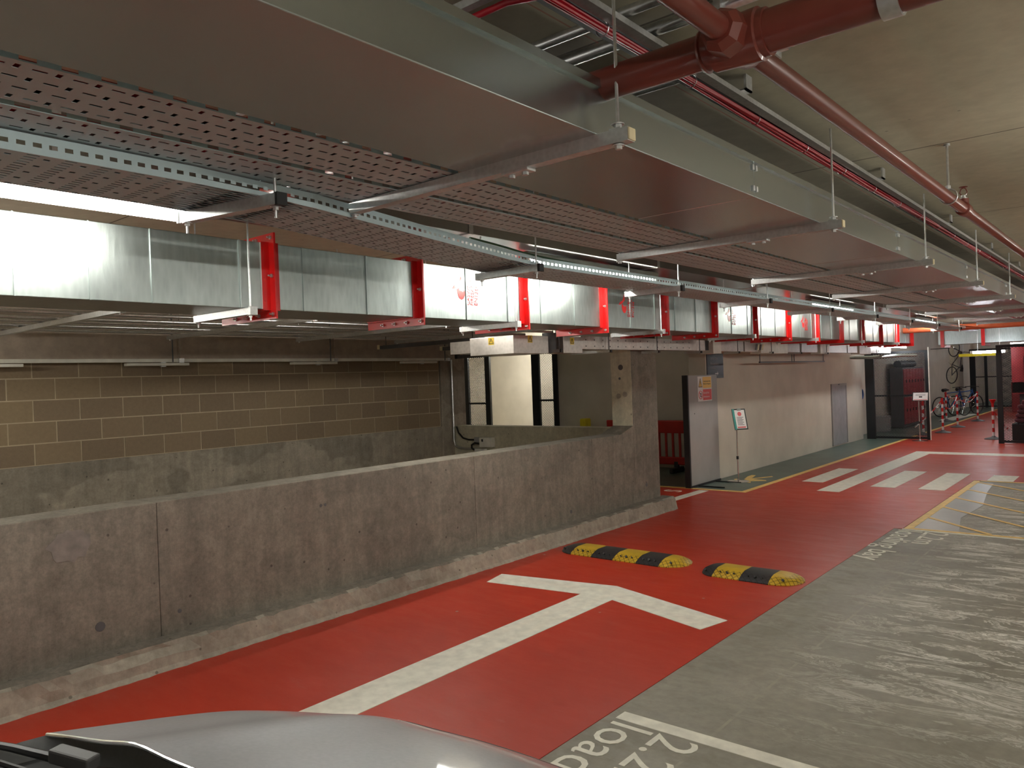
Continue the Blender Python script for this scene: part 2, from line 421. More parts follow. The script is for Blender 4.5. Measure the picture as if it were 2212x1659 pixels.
# parapet along the ramp, pour joints cut as real recesses between the lifts
par = thing('wall_ramp', '', ''); del par['label']; del par['category']; par['kind'] = 'structure'
par.location = (WX, 3, 0)
js = [-8, -3.6, -0.7, 2.325, 5.36, 7.35, 8.28]
for a, c_ in zip(js, js[1:]):
    obj('wall_panel', B(-5.30, a + .0015, 0, WX, c_ - .0015, 1.04), 'wall_concrete', par, 0.006)
obj('pier', B(-5.31, 8.28, 0, WX, 8.9, CEIL), 'wall_concrete', par, 0.008)
obj('lit_end_face', B(-5.305, 8.272, 1.07, -5.015, 8.279, CEIL), 'pale_concrete', par)  # lit copy of the pier concrete, the light put in as colour
obj('mortar_fillet', MB().prism([(-5.30, 8.28, 1.04), (-5.30, 8.28, 1.13), (-5.30, 7.98, 1.04)], (0.29, 0, 0)), 'wall_concrete', par)
for (yy, zz, r) in ((0, 1.86, 0.035), (-0.02, 1.72, 0.016), (-0.045, 1.50, 0.032), (0.05, 1.52, 0.034)):
    mb = MB().path([(-5.16 + yy, 8.273, zz), (-5.16 + yy, 8.268, zz)], r, 14)
    obj('filled_hole', mb, 'dark_grey' if zz > 1.6 else 'kerb_concrete', par)
for (yy, zz, r) in ((1.95, 0.33, 0.03), (2.45, 0.30, 0.014), (8.55, 0.36, 0.025), (6.9, 0.27, 0.02), (3.6, 0.83, 0.012), (3.64, 0.83, 0.012)):
    obj('tie_hole', MB().path([(WX - .01, yy, zz), (WX + .002, yy, zz)], r, 14), 'dark_grey', par)
# rough repair patch
pts = []
for k in range(26):
    t = 2 * math.pi * k / 26; r = 1 + random.uniform(-.16, .16)
    pts.append((WX, 1.80 + 0.125 * r * math.cos(t), 0.86 + 0.095 * r * math.sin(t)))
obj('repair_patch', MB().prism(pts, (0.003, 0, 0)), 'patch_mortar', par)

# kerb upstand: worn arris, mortar skirt
kb = MB(); ys = [-8 + 0.06 * k for k in range(284)]; ys = [y for y in ys if y < 8.97] + [8.98]
prof = []
for y in ys:
    j = lambda a: random.uniform(-a, a); flaw = 0.028 if (1.9 < y < 2.5 or 4.3 < y < 4.45) else 0.0
    prof.append([(WX - .02, y, 0.165), (-4.875 + j(.004), y, 0.163 + j(.003)), (-4.845 + j(.01) - flaw, y, 0.150 + j(.006) - flaw * .6),
                 (-4.83 + j(.006), y, 0.085 + j(.01)), (-4.822 + j(.005), y, 0.03), (-4.80 + j(.008), y, 0.0)])
n = len(prof[0])
for p in prof: kb.v += p
for k in range(len(prof) - 1):
    for q in range(n - 1):
        a = k * n + q; kb.f.append((a, a + 1, a + n + 1, a + n))
i = len(kb.v); kb.v.append((WX - .02, 8.98, 0)); kb.f.append(tuple((len(prof) - 1) * n + q for q in range(n)) + (i,))
kerb = struct('trim_1', kb, 'kerb_concrete'); kerb.data.materials.append(MATS['wall_concrete'])
for p in kerb.data.polygons:
    if p.normal.z > 0.9: p.material_index = 1

# far side of the ramp: in-situ base, then blockwork course by course
struct('wall_ramp_base', B(-9.2, -8, -2.6, BX + .01, 8.76, 1.045), 'ramp_concrete')
wl = struct('wall_left', B(-9.2, -8, 1.045, BX - 0.004, 8.75, CEIL), 'mortar')
bm_ = B(0, 0, 0, 0.10, 0.4375, 0.213).mesh('block', (0, 0, 0)); bm_.materials.append(MATS['block'])
bmh = B(0, 0, 0, 0.10, 0.215, 0.213).mesh('block', (0, 0, 0)); bmh.materials.append(MATS['block'])
for r_ in range(5):
    z = 1.053 + 0.225 * r_; y = 8.745 - (0.45 if r_ % 2 == 0 else 0.235); first = True
    while y > 0.6:
        half = first and r_ % 2 == 1
        o = bpy.data.objects.new('block', bmh if half else bm_); COL.objects.link(o); o.parent = wl
        o.location = Vector((BX - 0.097 - random.uniform(0, .003), y + (0.0 if not half else 0.005), z)) - wl.location
        o.rotation_euler = (random.uniform(-.002, .002), 0, 0)
        y -= 0.45; first = False
bp = thing('wall_beam', '', ''); del bp['label']; del bp['category']; bp['kind'] = 'structure'; bp.location = (-8.75, 4.4, 2.14)
yy = [-2.0, 0.0, 2.18, 4.36, 6.55, 8.72]
for a, c_ in zip(yy, yy[1:]):
    obj('beam_panel', B(-8.87, a + .018, 2.14, -8.70, c_ - .018, CEIL), 'beam_concrete', bp)
    obj('joint_strip', B(-8.87, c_ - .016, 2.14, -8.71, c_ + .016, CEIL), 'beam_concrete', bp)
struct('wall_column', B(-9.7, 8.76, -2.6, -8.85, 9.32, CEIL), 'ramp_concrete', 0.01)
struct('wall_ramp_end', B(-8.85, 9.02, -2.6, -5.31, 9.25, 1.04), 'pale_concrete', 0.006)
struct('floor_ramp', MB().prism([(BX, 9.1, -2.4), (BX, -8, -0.9), (-5.3, -8, -0.9), (-5.3, 9.1, -2.4)], (0, 0, -0.2)), 'ramp_concrete')
struct('wall_ramp_lower', B(-5.31, -8, -2.6, -5.29, 9.02, -0.2), 'ramp_concrete')
struct('wall_white', B(-5.85, 11.45, 0, -5.55, 19.9, CEIL), 'white_wall', 0.006)
struct('wall_recess', B(-9.6, 12.9, 0, -5.85, 13.2, CEIL), 'white_wall')
struct('wall_store', B(-15, 15.6, 0, -9.0, 15.8, CEIL), 'white_wall')
struct('wall_store_side', B(-14.2, 9.32, 0, -14, 15.6, CEIL), 'white_wall')
struct('wall_store_return', B(-9.75, 13.2, 0, -9.6, 15.6, CEIL), 'white_wall')
struct('wall_corridor', B(-6.1, 19.9, 0, -5.9, 40, CEIL), 'white_wall')
struct('wall_far', B(-6, 39.8, 0, 8, 40, CEIL), 'white_wall')
struct('wall_right', B(7.8, -8, 0, 8, 40, CEIL), 'white_wall')
struct('wall_back', B(-14, -8.2, -2.6, 8, -8, CEIL), 'wall_concrete')
struct('wall_far_column', B(-6.35, 32.3, 0, -5.75, 33.2, CEIL), 'pale_concrete')

# ================================================================== FLOOR MARKINGS
def mark(name, poly, mat, label, group=None, z0=0.003, z1=0.006, cat='road marking'):
    return tag(paint(name, poly, mat, z0, z1), label, cat, group)
mark('direction_arrow', [(-3.57, -1.2), (-3.29, -1.2), (-3.31, 5.06), (-2.43, 4.79), (-2.36, 5.07), (-3.49, 5.415), (-4.58, 5.21), (-4.51, 4.93), (-3.61, 5.06)],
     'line_white', 'large white arrow painted on the red lane pointing away from the car')
gr = 'white crossing bars on the red lane'
for x0, x1, y0, y1, lb in ((-4.30, -3.98, 12.07, 13.90, 'short white painted bar beside the yellow edge line of the green path'),
                           (-3.26, -2.93, 11.94, 13.95, 'middle short white painted bar right of the long cornered line'),
                           (-2.63, -2.30, 11.94, 13.90, 'short white painted bar third from the green path'),
                           (-1.98, -1.65, 13.2, 13.88, 'white painted bar cut off by the yellow hatched bay')):
    mark('crossing_bar', [(x0, y0), (x1, y0), (x1, y1), (x0, y1)], 'line_white', lb, gr)
mark('cornered_line', [(-3.79, 11.22), (-3.48, 11.22), (-3.47, 16.78), (3, 16.78), (3, 17.2), (-3.79, 17.2)], 'line_white',
     'long white line on the red floor turning a corner before the fence')
mark('path_edge_line', [(-7.5, 10.62), (-4.60, 10.62), (-4.57, 36), (-4.66, 36), (-4.69, 10.72), (-7.5, 10.72)], 'line_yellow',
     'yellow line edging the dark green walkway')
mark('far_lane_line', [(-5.3, 27.0), (-4.9, 27.0), (-4.75, 30.5), (-5.15, 30.5)], 'line_white', 'short white line on the floor behind the chain posts')
mark('recess_line', [(-5.29, 9.3), (-5.14, 9.3), (-5.14, 10.56), (-5.29, 10.56)], 'line_white', 'white floor line beside the end of the kerb')
tag(text('painted_letter', 'S', 0.40, (-5.74, 10.42, 0.0045), (0, -1, 0), (1, 0, 0), 'line_white', None, 0.0015), 'white letter painted on the red floor behind the concrete pier', 'lettering')
pm = thing('pedestrian_symbol', 'yellow walking figure painted on the green path by the sign stand', 'road marking', (-5.1, 12.0, 0.003))
for nm, f in (('figure', [(-5.18, 11.93), (-5.10, 11.85), (-5.03, 11.76), (-4.80, 11.90), (-4.83, 11.97), (-5.07, 12.02), (-4.89, 12.41), (-4.93, 12.47), (-5.12, 12.09), (-5.21, 12.48), (-5.28, 12.48), (-5.27, 12.28)]),
              ('arm', [(-5.34, 11.90), (-5.28, 11.80), (-5.24, 11.82), (-5.31, 11.96)]), ('head', [(-5.07, 11.74), (-5.00, 11.61), (-4.94, 11.62), (-4.98, 11.72)])):
    obj(nm, MB().prism([(a, b_, .003) for a, b_ in f], (0, 0, .002)), 'line_yellow', pm)
# bays
mark('bay_line', [(-2.17, 3.31), (7, 3.31), (7, 3.40), (-2.17, 3.40)], 'line_white', 'white bay line on the grey floor beside the nearest lettering', None, 0, 0.003)
mark('bay_line', [(-2.14, 8.935), (7, 8.935), (7, 8.99), (-2.14, 8.99)], 'line_white', 'white bay line running along the near edge of the yellow hatching', None, 0, 0.003)
hb = MB(); zz = (0, 0, 0.002)
hb.prism([(-2.13, 8.99, 0.0035), (-2.05, 8.99, 0.0035), (-2.05, 13.15, 0.0035), (-2.13, 13.15, 0.0035)], zz)
hb.prism([(-2.05, 8.99, 0.0035), (7, 8.99, 0.0035), (7, 9.05, 0.0035), (-2.05, 9.05, 0.0035)], zz)
hb.prism([(-2.05, 13.1, 0.0035), (7, 13.1, 0.0035), (7, 13.18, 0.0035), (-2.05, 13.18, 0.0035)], zz)
ht = thing('hatched_bay', 'yellow border and diagonal hatching painted on the grey bay', 'road marking', (-1, 11, 0))
obj('border', hb, 'line_yellow', ht)
for k in range(12):
    y0 = 9.77 + 0.80 * k
    if y0 > 13.1:
        xs = -2.05 + (y0 - 13.1) / 1.0; p = [(xs, 13.1), (xs + 4, 9.1)]
    else: p = [(-2.05, y0), (-2.05 + (y0 - 9.05), 9.05)]
    (a0, b0), (a1, b1) = p
    obj('diagonal_stripe', MB().prism([(a0, b0 - .035, 0.0035), (a1 - .0, b1 - .035, 0.0035), (a1, b1 + .035, 0.0035), (a0, b0 + .035, 0.0035)], zz), 'line_yellow', ht)
for yb, lab in ((3.31, 'nearest the car'), (8.935, 'before the yellow hatching')):
    tag(text('painted_lettering', 'loading bay', 0.34, (-2.16, yb - 0.015, 0.0015), (0, -1, 0), (1, 0, 0), 'line_white', None, 0.0012),
        'white words loading bay painted on the grey floor ' + lab, 'lettering')
    tag(text('painted_number', '2.2m', 0.325, (-1.905, yb - 0.01, 0.0015), (0, -1, 0), (1, 0, 0), 'line_white', None, 0.0012),
        'white height figure painted on the grey floor ' + lab, 'lettering')

# ================================================================== WIDE OVERHEAD DUCT
DZ = 2.50
du = thing('ventilation_duct', 'wide flat galvanised duct running along under the ceiling', 'duct', (-1.6, 6, DZ))
dj = [-1.6, 3.23, 5.63, 8.03, 10.43, 12.83, 15.23, 17.63, 20.0]
for a, c_ in zip(dj, dj[1:]):
    s_ = obj('duct_section', B(-1.89, a + .0015, DZ, -1.31, c_ - .0015, 2.66), 'galv_duct', du, 0.003)
    obj('top_lip', B(-1.312, a, 2.645, -1.297, c_, 2.672), 'galv_duct', s_)
for yj in dj[1:6]:
    for zc in (2.535, 2.625):
        for dy in (-.016, .016):
            obj('cleat', B(-1.312, yj + dy - .009, zc - .012, -1.302, yj + dy + .009, zc + .012), 'galv_strut', du, 0.003)

def c_strut(p0, p1, name, mat, parent, sz=0.041, **k):
    """slotted C-channel with its open side up"""
    t = 0.003; p0 = Vector(p0); p1 = Vector(p1); d = (p1 - p0)
    sx = d.normalized().cross(Vector((0, 0, 1))).normalized(); h = sz / 2
    prof = [(-h, -h), (h, -h), (h, h), (h - .009, h), (h - .009, h - t), (h - t, h - t), (h - t, -h + t), (-h + t, -h + t), (-h + t, h - t), (-h + .009, h - t), (-h + .009, h), (-h, h)]
    m = MB().prism([p0 + sx * a + Vector((0, 0, b_)) for a, b_ in prof], d)
    return obj(name, m, mat, parent, **k)
def rod(x, y, z0, z1, parent, r=0.0055, mat='galv_conduit'):
    return obj('threaded_rod', MB().tube((x, y, z0), (x, y, z1), r, 8), mat, parent)
def nut(x, y, z, parent, r=0.011, h=0.010, mat='galv_strut', down=0.0):
    m = MB().path([(x, y, z), (x, y, z + h)], r, 6); m.smooth = False
    o = obj('nut', m, mat, parent)
    obj('washer', MB().path([(x, y, z + h), (x, y, z + h + .003)], r * 1.7, 12), mat, o)
    if down: obj('rod_end', MB().tube((x, y, z - down), (x, y, z), 0.0052, 8), mat, o)
    return o

for k in range(8):
    y = 2.03 + 2.045 * k
    t = thing('trapeze_hanger', ORD[k] + ' steel trapeze strut under the wide duct and perforated trays', 'hanger', (-1.87, y, 2.459), 'trapeze struts under the wide duct')
    c_strut((-2.53, y, 2.4795), (-1.20, y, 2.4795), 'strut', 'galv_strut', t)
    obj('end_cap', B(-1.202, y - .019, 2.461, -1.194, y + .019, 2.498), 'cap_cream', t, 0.003)
    for xr in (-1.245, -2.55):
        rod(xr + (0 if xr > -2 else .03), y, 2.45, CEIL, t); nut(xr + (0 if xr > -2 else .03), y, 2.443, t)
    obj('washer_plate', B(-1.265, y - .02, 2.50, -1.225, y + .02, 2.505), 'galv_strut', t)
    nut(-1.245, y, 2.506, t, 0.012, 0.012)
    sp_ = obj('splice_plate', B(-1.70, y - .024, 2.448, -1.585, y + .024, 2.459), 'galv_strut', t, 0.003)
    for xb in (-1.672, -1.613):
        obj('bolt', MB().path([(xb, y, 2.438), (xb, y, 2.448)], 0.012, 6), 'galv_strut', sp_)

# ================================================================== PERFORATED CABLE TRAYS
def perforated(m, xc, u0, u1, z, ya, yb, rows, pitch, slots, stagger):
    """sheet at height z between u0 and u1 (offset from centre line xc(y)), slots cut as real openings;
    slots: (offset along, length, width, every nth row)"""
    du_ = (u1 - u0) / rows; bw = max(q[2] for q in slots)
    P = lambda u, y: (xc(y) + u, y, z)
    def strip(ua, ub, y0, y1):
        m.quad(P(ua, y0), P(ub, y0), P(ub, y1), P(ua, y1))
    for r_ in range(rows):
        ua = u0 + r_ * du_; uc = ua + du_ / 2
        for lo, hi in ((ua, uc - bw / 2), (uc + bw / 2, ua + du_)):
            y = ya
            while y < yb - 1e-6:
                y2 = min(y + 0.5, yb); strip(lo, hi, y, y2); y = y2
        cur = ya; y = ya + (stagger if r_ % 2 else 0)
        while y < yb - pitch:
            for off, ln, sw, nth in slots:
                if r_ % nth: continue
                s0 = y + off
                strip(uc - bw / 2, uc + bw / 2, cur, s0); cur = s0 + ln
                if sw < bw - 1e-6:
                    strip(uc - bw / 2, uc - sw / 2, s0, cur); strip(uc + sw / 2, uc + bw / 2, s0, cur)
            y += pitch
        strip(uc - bw / 2, uc + bw / 2, cur, yb)
def flange(m, xc, u, z, h, ya, yb, pitch=0.05, ln=0.027, sh=0.013, zs=0.010):
    P = lambda y, zz: (xc(y) + u, y, zz)
    y = ya
    while y < yb - 1e-6:
        y2 = min(y + 0.5, yb)
        m.quad(P(y, z), P(y2, z), P(y2, z + zs), P(y, z + zs)); m.quad(P(y, z + zs + sh), P(y2, z + zs + sh), P(y2, z + h), P(y, z + h)); y = y2
    cur = ya; y = ya + .01
    while y < yb - pitch:
        m.quad(P(cur, z + zs), P(y, z + zs), P(y, z + zs + sh), P(cur, z + zs + sh)); cur = y + ln; y += pitch
    m.quad(P(cur, z + zs), P(yb, z + zs), P(yb, z + zs + sh), P(cur, z + zs + sh))
def solid(o, t=0.0015):
    md = o.modifiers.new('solidify', 'SOLIDIFY'); md.thickness = t; md.offset = 0
def tray(label, xc, hw, z, ya, yb, ymax, rows, pitch, slots, stagger, fh=0.05, zs=0.010, mat='galv_tray', fp=0.05):
    t = thing('cable_tray', label, 'cable tray', (xc((ya + yb) / 2), (ya + yb) / 2, z))
    m = MB(); perforated(m, xc, -hw, hw, z, ya, ymax, rows, pitch, slots, stagger)
    o = obj('tray_base', m, mat, t); solid(o)
    if yb > ymax:
        m = MB(); m.quad((xc(ymax) - hw, ymax, z), (xc(ymax) + hw, ymax, z), (xc(yb) + hw, yb, z), (xc(yb) - hw, yb, z)); o = obj('tray_base', m, mat, t); solid(o)
    for u in (-hw, hw):
        m = MB(); flange(m, xc, u, z, fh, ya, yb, zs=zs, pitch=fp, ln=fp * (.55 if fp < .06 else .42)); o = obj('side_flange', m, mat, t); solid(o)
    return t
SL = [(0.006, 0.033, 0.010, 1), (0.056, 0.013, 0.026, 1)]
tray('perforated steel cable tray lying next to the wide duct', lambda y: -2.065, 0.137, 2.504, 0.0, 17, 11, 4, 0.088, SL, 0.042, zs=0.003, fp=0.088)
tray('perforated steel cable tray on the left ends of the trapeze struts', lambda y: -2.375, 0.132, 2.504, 0.0, 17, 11, 4, 0.088, SL, 0.042, zs=0.003, fp=0.088)
def xc3(y):
    if y < 1.6: return -2.63
    if y < 3.7: return -2.63 - 0.47 * (y - 1.6) / 2.1
    return -3.10
t3 = tray('lower perforated cable tray that kinks sideways above the lamps', xc3, 0.195, 2.444, -0.2, 19, 12, 14, 0.10, [(0.006, 0.034, 0.009, 1), (0.058, 0.018, 0.015, 3)], 0.0, 0.055, 0.020, fp=0.042)
# black cables added in the trays so that the slots read dark
for lab, cf, us, z0 in (('tray beside the wide duct', lambda y: -2.065, (-.108, -.068, -.028, .012), 2.506),
                        ('second upper tray', lambda y: -2.375, (-.10, -.06, -.02, .02), 2.506),
                        ('lower kinked tray', xc3, (-.16, -.117, -.074, -.031, .012, .055, .098), 2.446)):
    for k, u in enumerate(us):
        ps = [(cf(y) + u, y, z0 + .0195 + .002 * math.sin(y * 1.3 + k)) for y in ([-.2 + .3 * j for j in range(45)] if cf is not xc3 else [-.2, 1.6, 3.7] + [4 + .5 * j for j in range(20)])]
        tag(obj('slot_shade_cable', MB().path(ps, 0.019, 8), 'black_cable'), 'thick black cable added to darken the slots of the %s, %s from its left edge' % (lab, ['first', 'second', 'third', 'fourth', 'fifth', 'sixth', 'seventh'][k]), 'cable', 'black cables added to darken the ' + lab)
# cables lying in the trays
for k, (xx, y0, y1, zz, rr) in enumerate(((-1.965, 0, 9, 2.511, .007), (-1.99, 0, 9, 2.511, .007), (-2.012, 0, 9, 2.511, .007), (-2.285, 0, 9, 2.511, .007), (-2.31, 0, 9, 2.511, .007))):
    ps = [(xx + 0.006 * math.sin(y * 1.7 + k * 2), y, zz + .004) for y in [y0 + 0.3 * j for j in range(int((y1 - y0) / 0.3) + 1)]]
    tag(obj('tray_cable', MB().path(ps, rr, 8), 'red_cable'), 'red cable lying in the %s, strand %s' % (('tray beside the wide duct', ['next to the duct', 'in the middle', 'furthest left'][k]) if k < 3 else ('second upper tray', ['right', 'left'][k - 3])), 'cable', 'red cables lying in the trays')
ps = [(xc3(y) + 0.17, y, 2.505 + 0.012 * math.sin(y * 2.3)) for y in [3.0 + 0.2 * j for j in range(13)]]
tag(obj('earth_cable', MB().path(ps, 0.006, 8), 'green_cable'), 'thin green cable along the edge of the lower tray', 'cable')
LTY = [1.53, 3.68, 5.50, 7.30, 9.15, 11.0, 12.9, 14.8, 16.7]
for k, y in enumerate(LTY):
    xm = xc3(y)
    t = thing('tray_hanger', ORD[k] + ' short strut hung on two rods under the lower tray', 'hanger', (xm, y, 2.40), 'short struts under the lower tray')
    skew = 0.05 if k == 0 else 0.0
    xa, xb = xm - 0.25, xm + 0.265
    c_strut((xa, y - skew, 2.4225), (xb, y + skew, 2.4225), 'strut', 'galv_strut', t)
    obj('end_cap', B(xb - .012, y + skew - .022, 2.399, xb + .008, y + skew + .022, 2.446), 'black_rubber', t, 0.003)
    obj('end_cap', B(xa - .006, y - skew - .022, 2.400, xa + .010, y - skew + .022, 2.445), 'galv_strut', t, 0.003)
    for xr, yr in ((xa + .035, y - skew), (xb - .035, y + skew)):
        rod(xr, yr, 2.36, CEIL if xr > xm else 2.68, t); nut(xr, yr, 2.388, t)

# ================================================================== SECOND DUCT (carries the battens)
d2 = thing('upper_duct', 'narrow galvanised duct above the lamps behind the lower tray', 'duct', (-3.62, 8, 2.69))
for a in range(8):
    y0 = -1.2 + 2.4 * a
    obj('duct_section', B(-3.92, y0 + .003, 2.69, -3.32, y0 + 2.397, 2.90), 'galv_dull', d2, 0.003)
    obj('joint_band', B(-3.925, y0 - .02, 2.686, -3.315, y0 + .02, 2.905), 'galv_strut', d2)
    for xr in (-3.40, -3.84):
        rod(xr, y0 + 1.2, 2.90, CEIL, d2)

def batten(label, p0, p1, tube='lamp_tube', group='fluorescent battens', tw=0.028, body=True, r=0.019, hang=True):
    p0 = Vector(p0); p1 = Vector(p1); d = (p1 - p0).normalized()
    t = thing('batten_light', label, 'light', (p0 + p1) / 2, group)
    up = Vector((0, 0, 1))
    if body:
        obj('housing', MB().bar(p0 + up * .055, p1 + up * .055, 0.085, 0.05), 'cream_metal', t, 0.008)
        obj('reflector', MB().bar(p0 + up * .026, p1 + up * .026, 0.11, 0.008), 'white_paint', t)
    for a in (p0, p1):
        s_ = 1 if a is p0 else -1
        obj('end_cap', MB().bar(a - d * s_ * .012 + up * .005, a + d * s_ * .045 + up * .005, 0.06, 0.065), 'cream_metal', t, 0.008)
    obj('tube', MB().path([p0 + d * .046, p1 - d * .046], r, 12), tube, t)
    if hang:
        for f in (.2, .8):
            q = p0 + (p1 - p0) * f; rod(q.x, q.y, q.z + .02, CEIL, t, 0.004)
    return t
LX = -3.50
batten('bright fluorescent batten at the left edge above the silver duct', (LX, 0.02, 2.60), (LX, 1.83, 2.60), 'lamp_diffuser', r=0.05, hang=False)
batten('fluorescent batten glowing behind the lower tray in the middle', (LX, 4.35, 2.60), (LX, 6.25, 2.60), hang=False)
batten('distant fluorescent batten above the lower tray, third along the duct', (LX, 10.3, 2.60), (LX, 12.2, 2.60), hang=False)
batten('fluorescent batten furthest along above the lower tray', (LX, 16.0, 2.60), (LX, 17.8, 2.60), hang=False)
batten('lamp under the red flanged duct near the mesh gate', (-4.70, 18.3, 2.20), (-4.70, 20.6, 2.20), 'lamp_tube_cool', body=False)
batten('lamp hung above the gap between the two mesh fences', (-3.35, 20.75, 2.0), (-2.62, 20.75, 2.0), 'lamp_tube_cool', body=False, r=.03)
batten('lamp hidden in the store behind the ramp', (-12.4, 14.0, 2.6), (-10.2, 14.0, 2.6), body=False, r=.05)
batten('lamp added to brighten the back of the cycle store', (-4.6, 30.5, 2.6), (-3.0, 30.5, 2.6), 'lamp_tube_cool', body=False)  # added source, lifts the dim room behind the gate
batten('fill lamp added beyond the far mesh screen', (-4.6, 37, 2.5), (-2.4, 37, 2.5), 'lamp_tube_cool', body=False)  # added fill for the dark far end
batten('lamp added to brighten the lockers of the cycle store', (-3.4, 23.6, 2.6), (-3.4, 25.9, 2.6), 'lamp_tube_cool', body=False)  # added so the red lockers show through the mesh
batten('hidden lamp added to brighten the recess behind the ramp end wall', (-8.3, 11.0, 2.75), (-6.6, 11.0, 2.75), 'fill_tube_dim', body=False)  # added fill, kept out of sight behind the fire duct
batten('unseen lamp added over the ramp beyond the left edge', (-6.9, -0.6, 2.25), (-6.9, 1.5, 2.25), body=False, r=.022)  # out of view, added to lift the dark ramp
batten('lamp added over the ramp, hidden behind the red flanged duct', (-5.55, 3.9, 2.46), (-5.55, 5.7, 2.46), r=.016)  # added to light the pier end, beam and end wall from hiding
batten('second unseen lamp added over the ramp further beyond the left edge', (-6.9, -5.0, 2.25), (-6.9, -3.2, 2.25), body=False)  # another out-of-view fill added for the ramp
for k, (xx, yy) in enumerate(((1.0, -3.5), (1.0, 0.6), (1.0, 4.7), (1.0, 8.8), (1.0, 12.9), (1.0, 17.0), (4.6, 2.5), (4.6, 10.0), (-3.5, -4.6))):
    batten('ceiling batten over the parking bays outside the view, ' + ORD[k], (xx, yy - .9, 2.36), (xx, yy + .9, 2.36), group='battens over the parking bays', body=False)

# ================================================================== FIRE-RATED DUCT WITH RED FLANGES
FX0, FX1, FZ0, FZ1 = -4.55, -4.05, 2.225, 2.62
fd = thing('fire_duct', 'silver galvanised fire duct with bolted red angle flanges', 'duct', (-4.3, 8, FZ0))
FY = [-1.0] + [2.61 + 1.2 * k for k in range(0, 14)]
for k, (y, y2) in enumerate(zip(FY, FY[1:])):
    s_ = obj('duct_section', B(FX0, y + .004, FZ0, FX1, y2 - .004, FZ1), 'galv_fire_duct', fd, 0.003)
    for yq in ((0.6, 0.93, 1.26, 1.59, 1.90, 2.41) if k == 0 else ((y + .23, y + .73) if k % 2 else (y + .50, y + .99))):
        obj('standing_seam', B(FX1 - .002, yq - .004, FZ0, FX1 + .007, yq + .004, FZ1), 'galv_fire_duct', s_)
def angle_frame(y, sgn):
    """rectangular frame of rolled angle: one leg flat on the duct, the other standing out"""
    m = MB(); L = 0.058; T = 0.006
    y0, y1 = (y, y + T) if sgn > 0 else (y - T, y)
    f0, f1 = (y, y + L) if sgn > 0 else (y - L, y)
    m.box(FX1, y0, FZ0 - L, FX1 + L, y1, FZ1 + L).box(FX0 - L, y0, FZ0 - L, FX0, y1, FZ1 + L)
    m.box(FX0, y0, FZ0 - L, FX1, y1, FZ0).box(FX0, y0, FZ1, FX1, y1, FZ1 + L)
    m.box(FX1, f0, FZ0 - T, FX1 + T, f1, FZ1 + T).box(FX0 - T, f0, FZ0 - T, FX0, f1, FZ1 + T)
    m.box(FX0, f0, FZ0 - T, FX1, f1, FZ0).box(FX0, f0, FZ1, FX1, f1, FZ1 + T)
    return m
for k, y in enumerate(FY):
    fr = obj('angle_flange', angle_frame(y, -1), 'red_gloss', fd)
    obj('angle_flange', angle_frame(y, 1), 'red_gloss', fd)
    if k == 0 or y > 12: continue
    sp_ = [(FX1 + .032, z) for z in ((FZ0 - .03), (FZ0 + FZ1) / 2, FZ1 + .03)] + [(x, zz) for x in (-4.17, -4.30, -4.43) for zz in (FZ0 - .03, FZ1 + .03)]
    for (bx, bz) in sp_:
        bt = obj('bolt', MB().path([(bx, y - .006, bz), (bx, y - .016, bz)], 0.012, 6), 'galv_strut', fr)
        obj('bolt_end', MB().path([(bx, y - .016, bz), (bx, y - .034, bz)], 0.0055, 8), 'galv_strut', bt)
    for bz in (FZ0 + .05, (FZ0 + FZ1) / 2 - .01, FZ1 - .05):
        obj('rivet', MB().path([(FX1 + .006, y - .04, bz), (FX1 + .009, y - .04, bz)], 0.006, 8), 'red_gloss', fr)
# sealant bead left of the near flange
obj('sealant_bead', B(FX1, 2.545, FZ0, FX1 + .004, 2.552, FZ1), 'white_paint', fd)
for k in range(7):
    y = 2.44 + 2.40 * k
    t = thing('duct_hanger', ORD[k] + ' strut cradle carrying the red flanged duct', 'hanger', (-4.3, y, 2.18), 'strut cradles under the fire duct')
    c_strut((-4.62, y, 2.2035), (-3.97, y, 2.2035), 'strut', 'galv_strut', t)
    obj('end_cap', B(-3.985, y - .024, 2.178, -3.962, y + .024, 2.229), 'galv_strut', t, 0.002)
    for xr in (-4.0, -4.60):
        rod(xr, y, 2.15, 2.69 if xr > -4.5 else CEIL, t) if False else rod(xr, y, 2.15, CEIL, t)
        nut(xr, y, 2.168, t)
# printed emblem: flame and lettering turned on its side
def emblem(y, z, lab):
    e = thing('duct_emblem', lab, 'emblem', (FX1 + .001, y, z), 'red flame emblems on the duct')
    X = FX1 + .0012
    K = 1.3
    fl1 = [(0.000, .035), (.018, .062), (.050, .074), (.070, .110), (.076, .142), (.082, .110), (.084, .075), (.072, .072), (.058, .088), (.066, .066), (.052, .052), (.034, .046), (.018, .036)]
    fl2 = [(.040, .034), (.058, .046), (.062, .026), (.080, .024), (.092, .016), (.100, .038), (.108, .020), (.106, -.010), (.094, -.034), (.076, -.046), (.056, -.032), (.046, -.008)]
    fl3 = [(.088, .118), (.104, .104), (.112, .082), (.106, .096), (.096, .108)]
    for f in (fl1, fl2, fl3):
        obj('flame', MB().prism([(X, y + a * K, z + b_) for a, b_ in f], (0.0008, 0, 0)), 'red_gloss', e)
    for s_, dy, sz in (('CASWELL', .185, .046), ('FIRESAFE', .228, .046), ('EN1366', .275, .050)):
        text('lettering', s_, sz, (X, y + dy, z - .085), (0, 0.10, 1), (0, -1, 0.10), 'red_gloss', e, 0.0012)
for y, lab in ((4.16, 'nearest red flame emblem printed on the silver duct'), (6.50, 'second red flame emblem along the silver duct'), (8.95, 'third red flame emblem along the silver duct'), (11.55, 'fourth red flame emblem along the silver duct')):
    emblem(y, 2.42, lab)
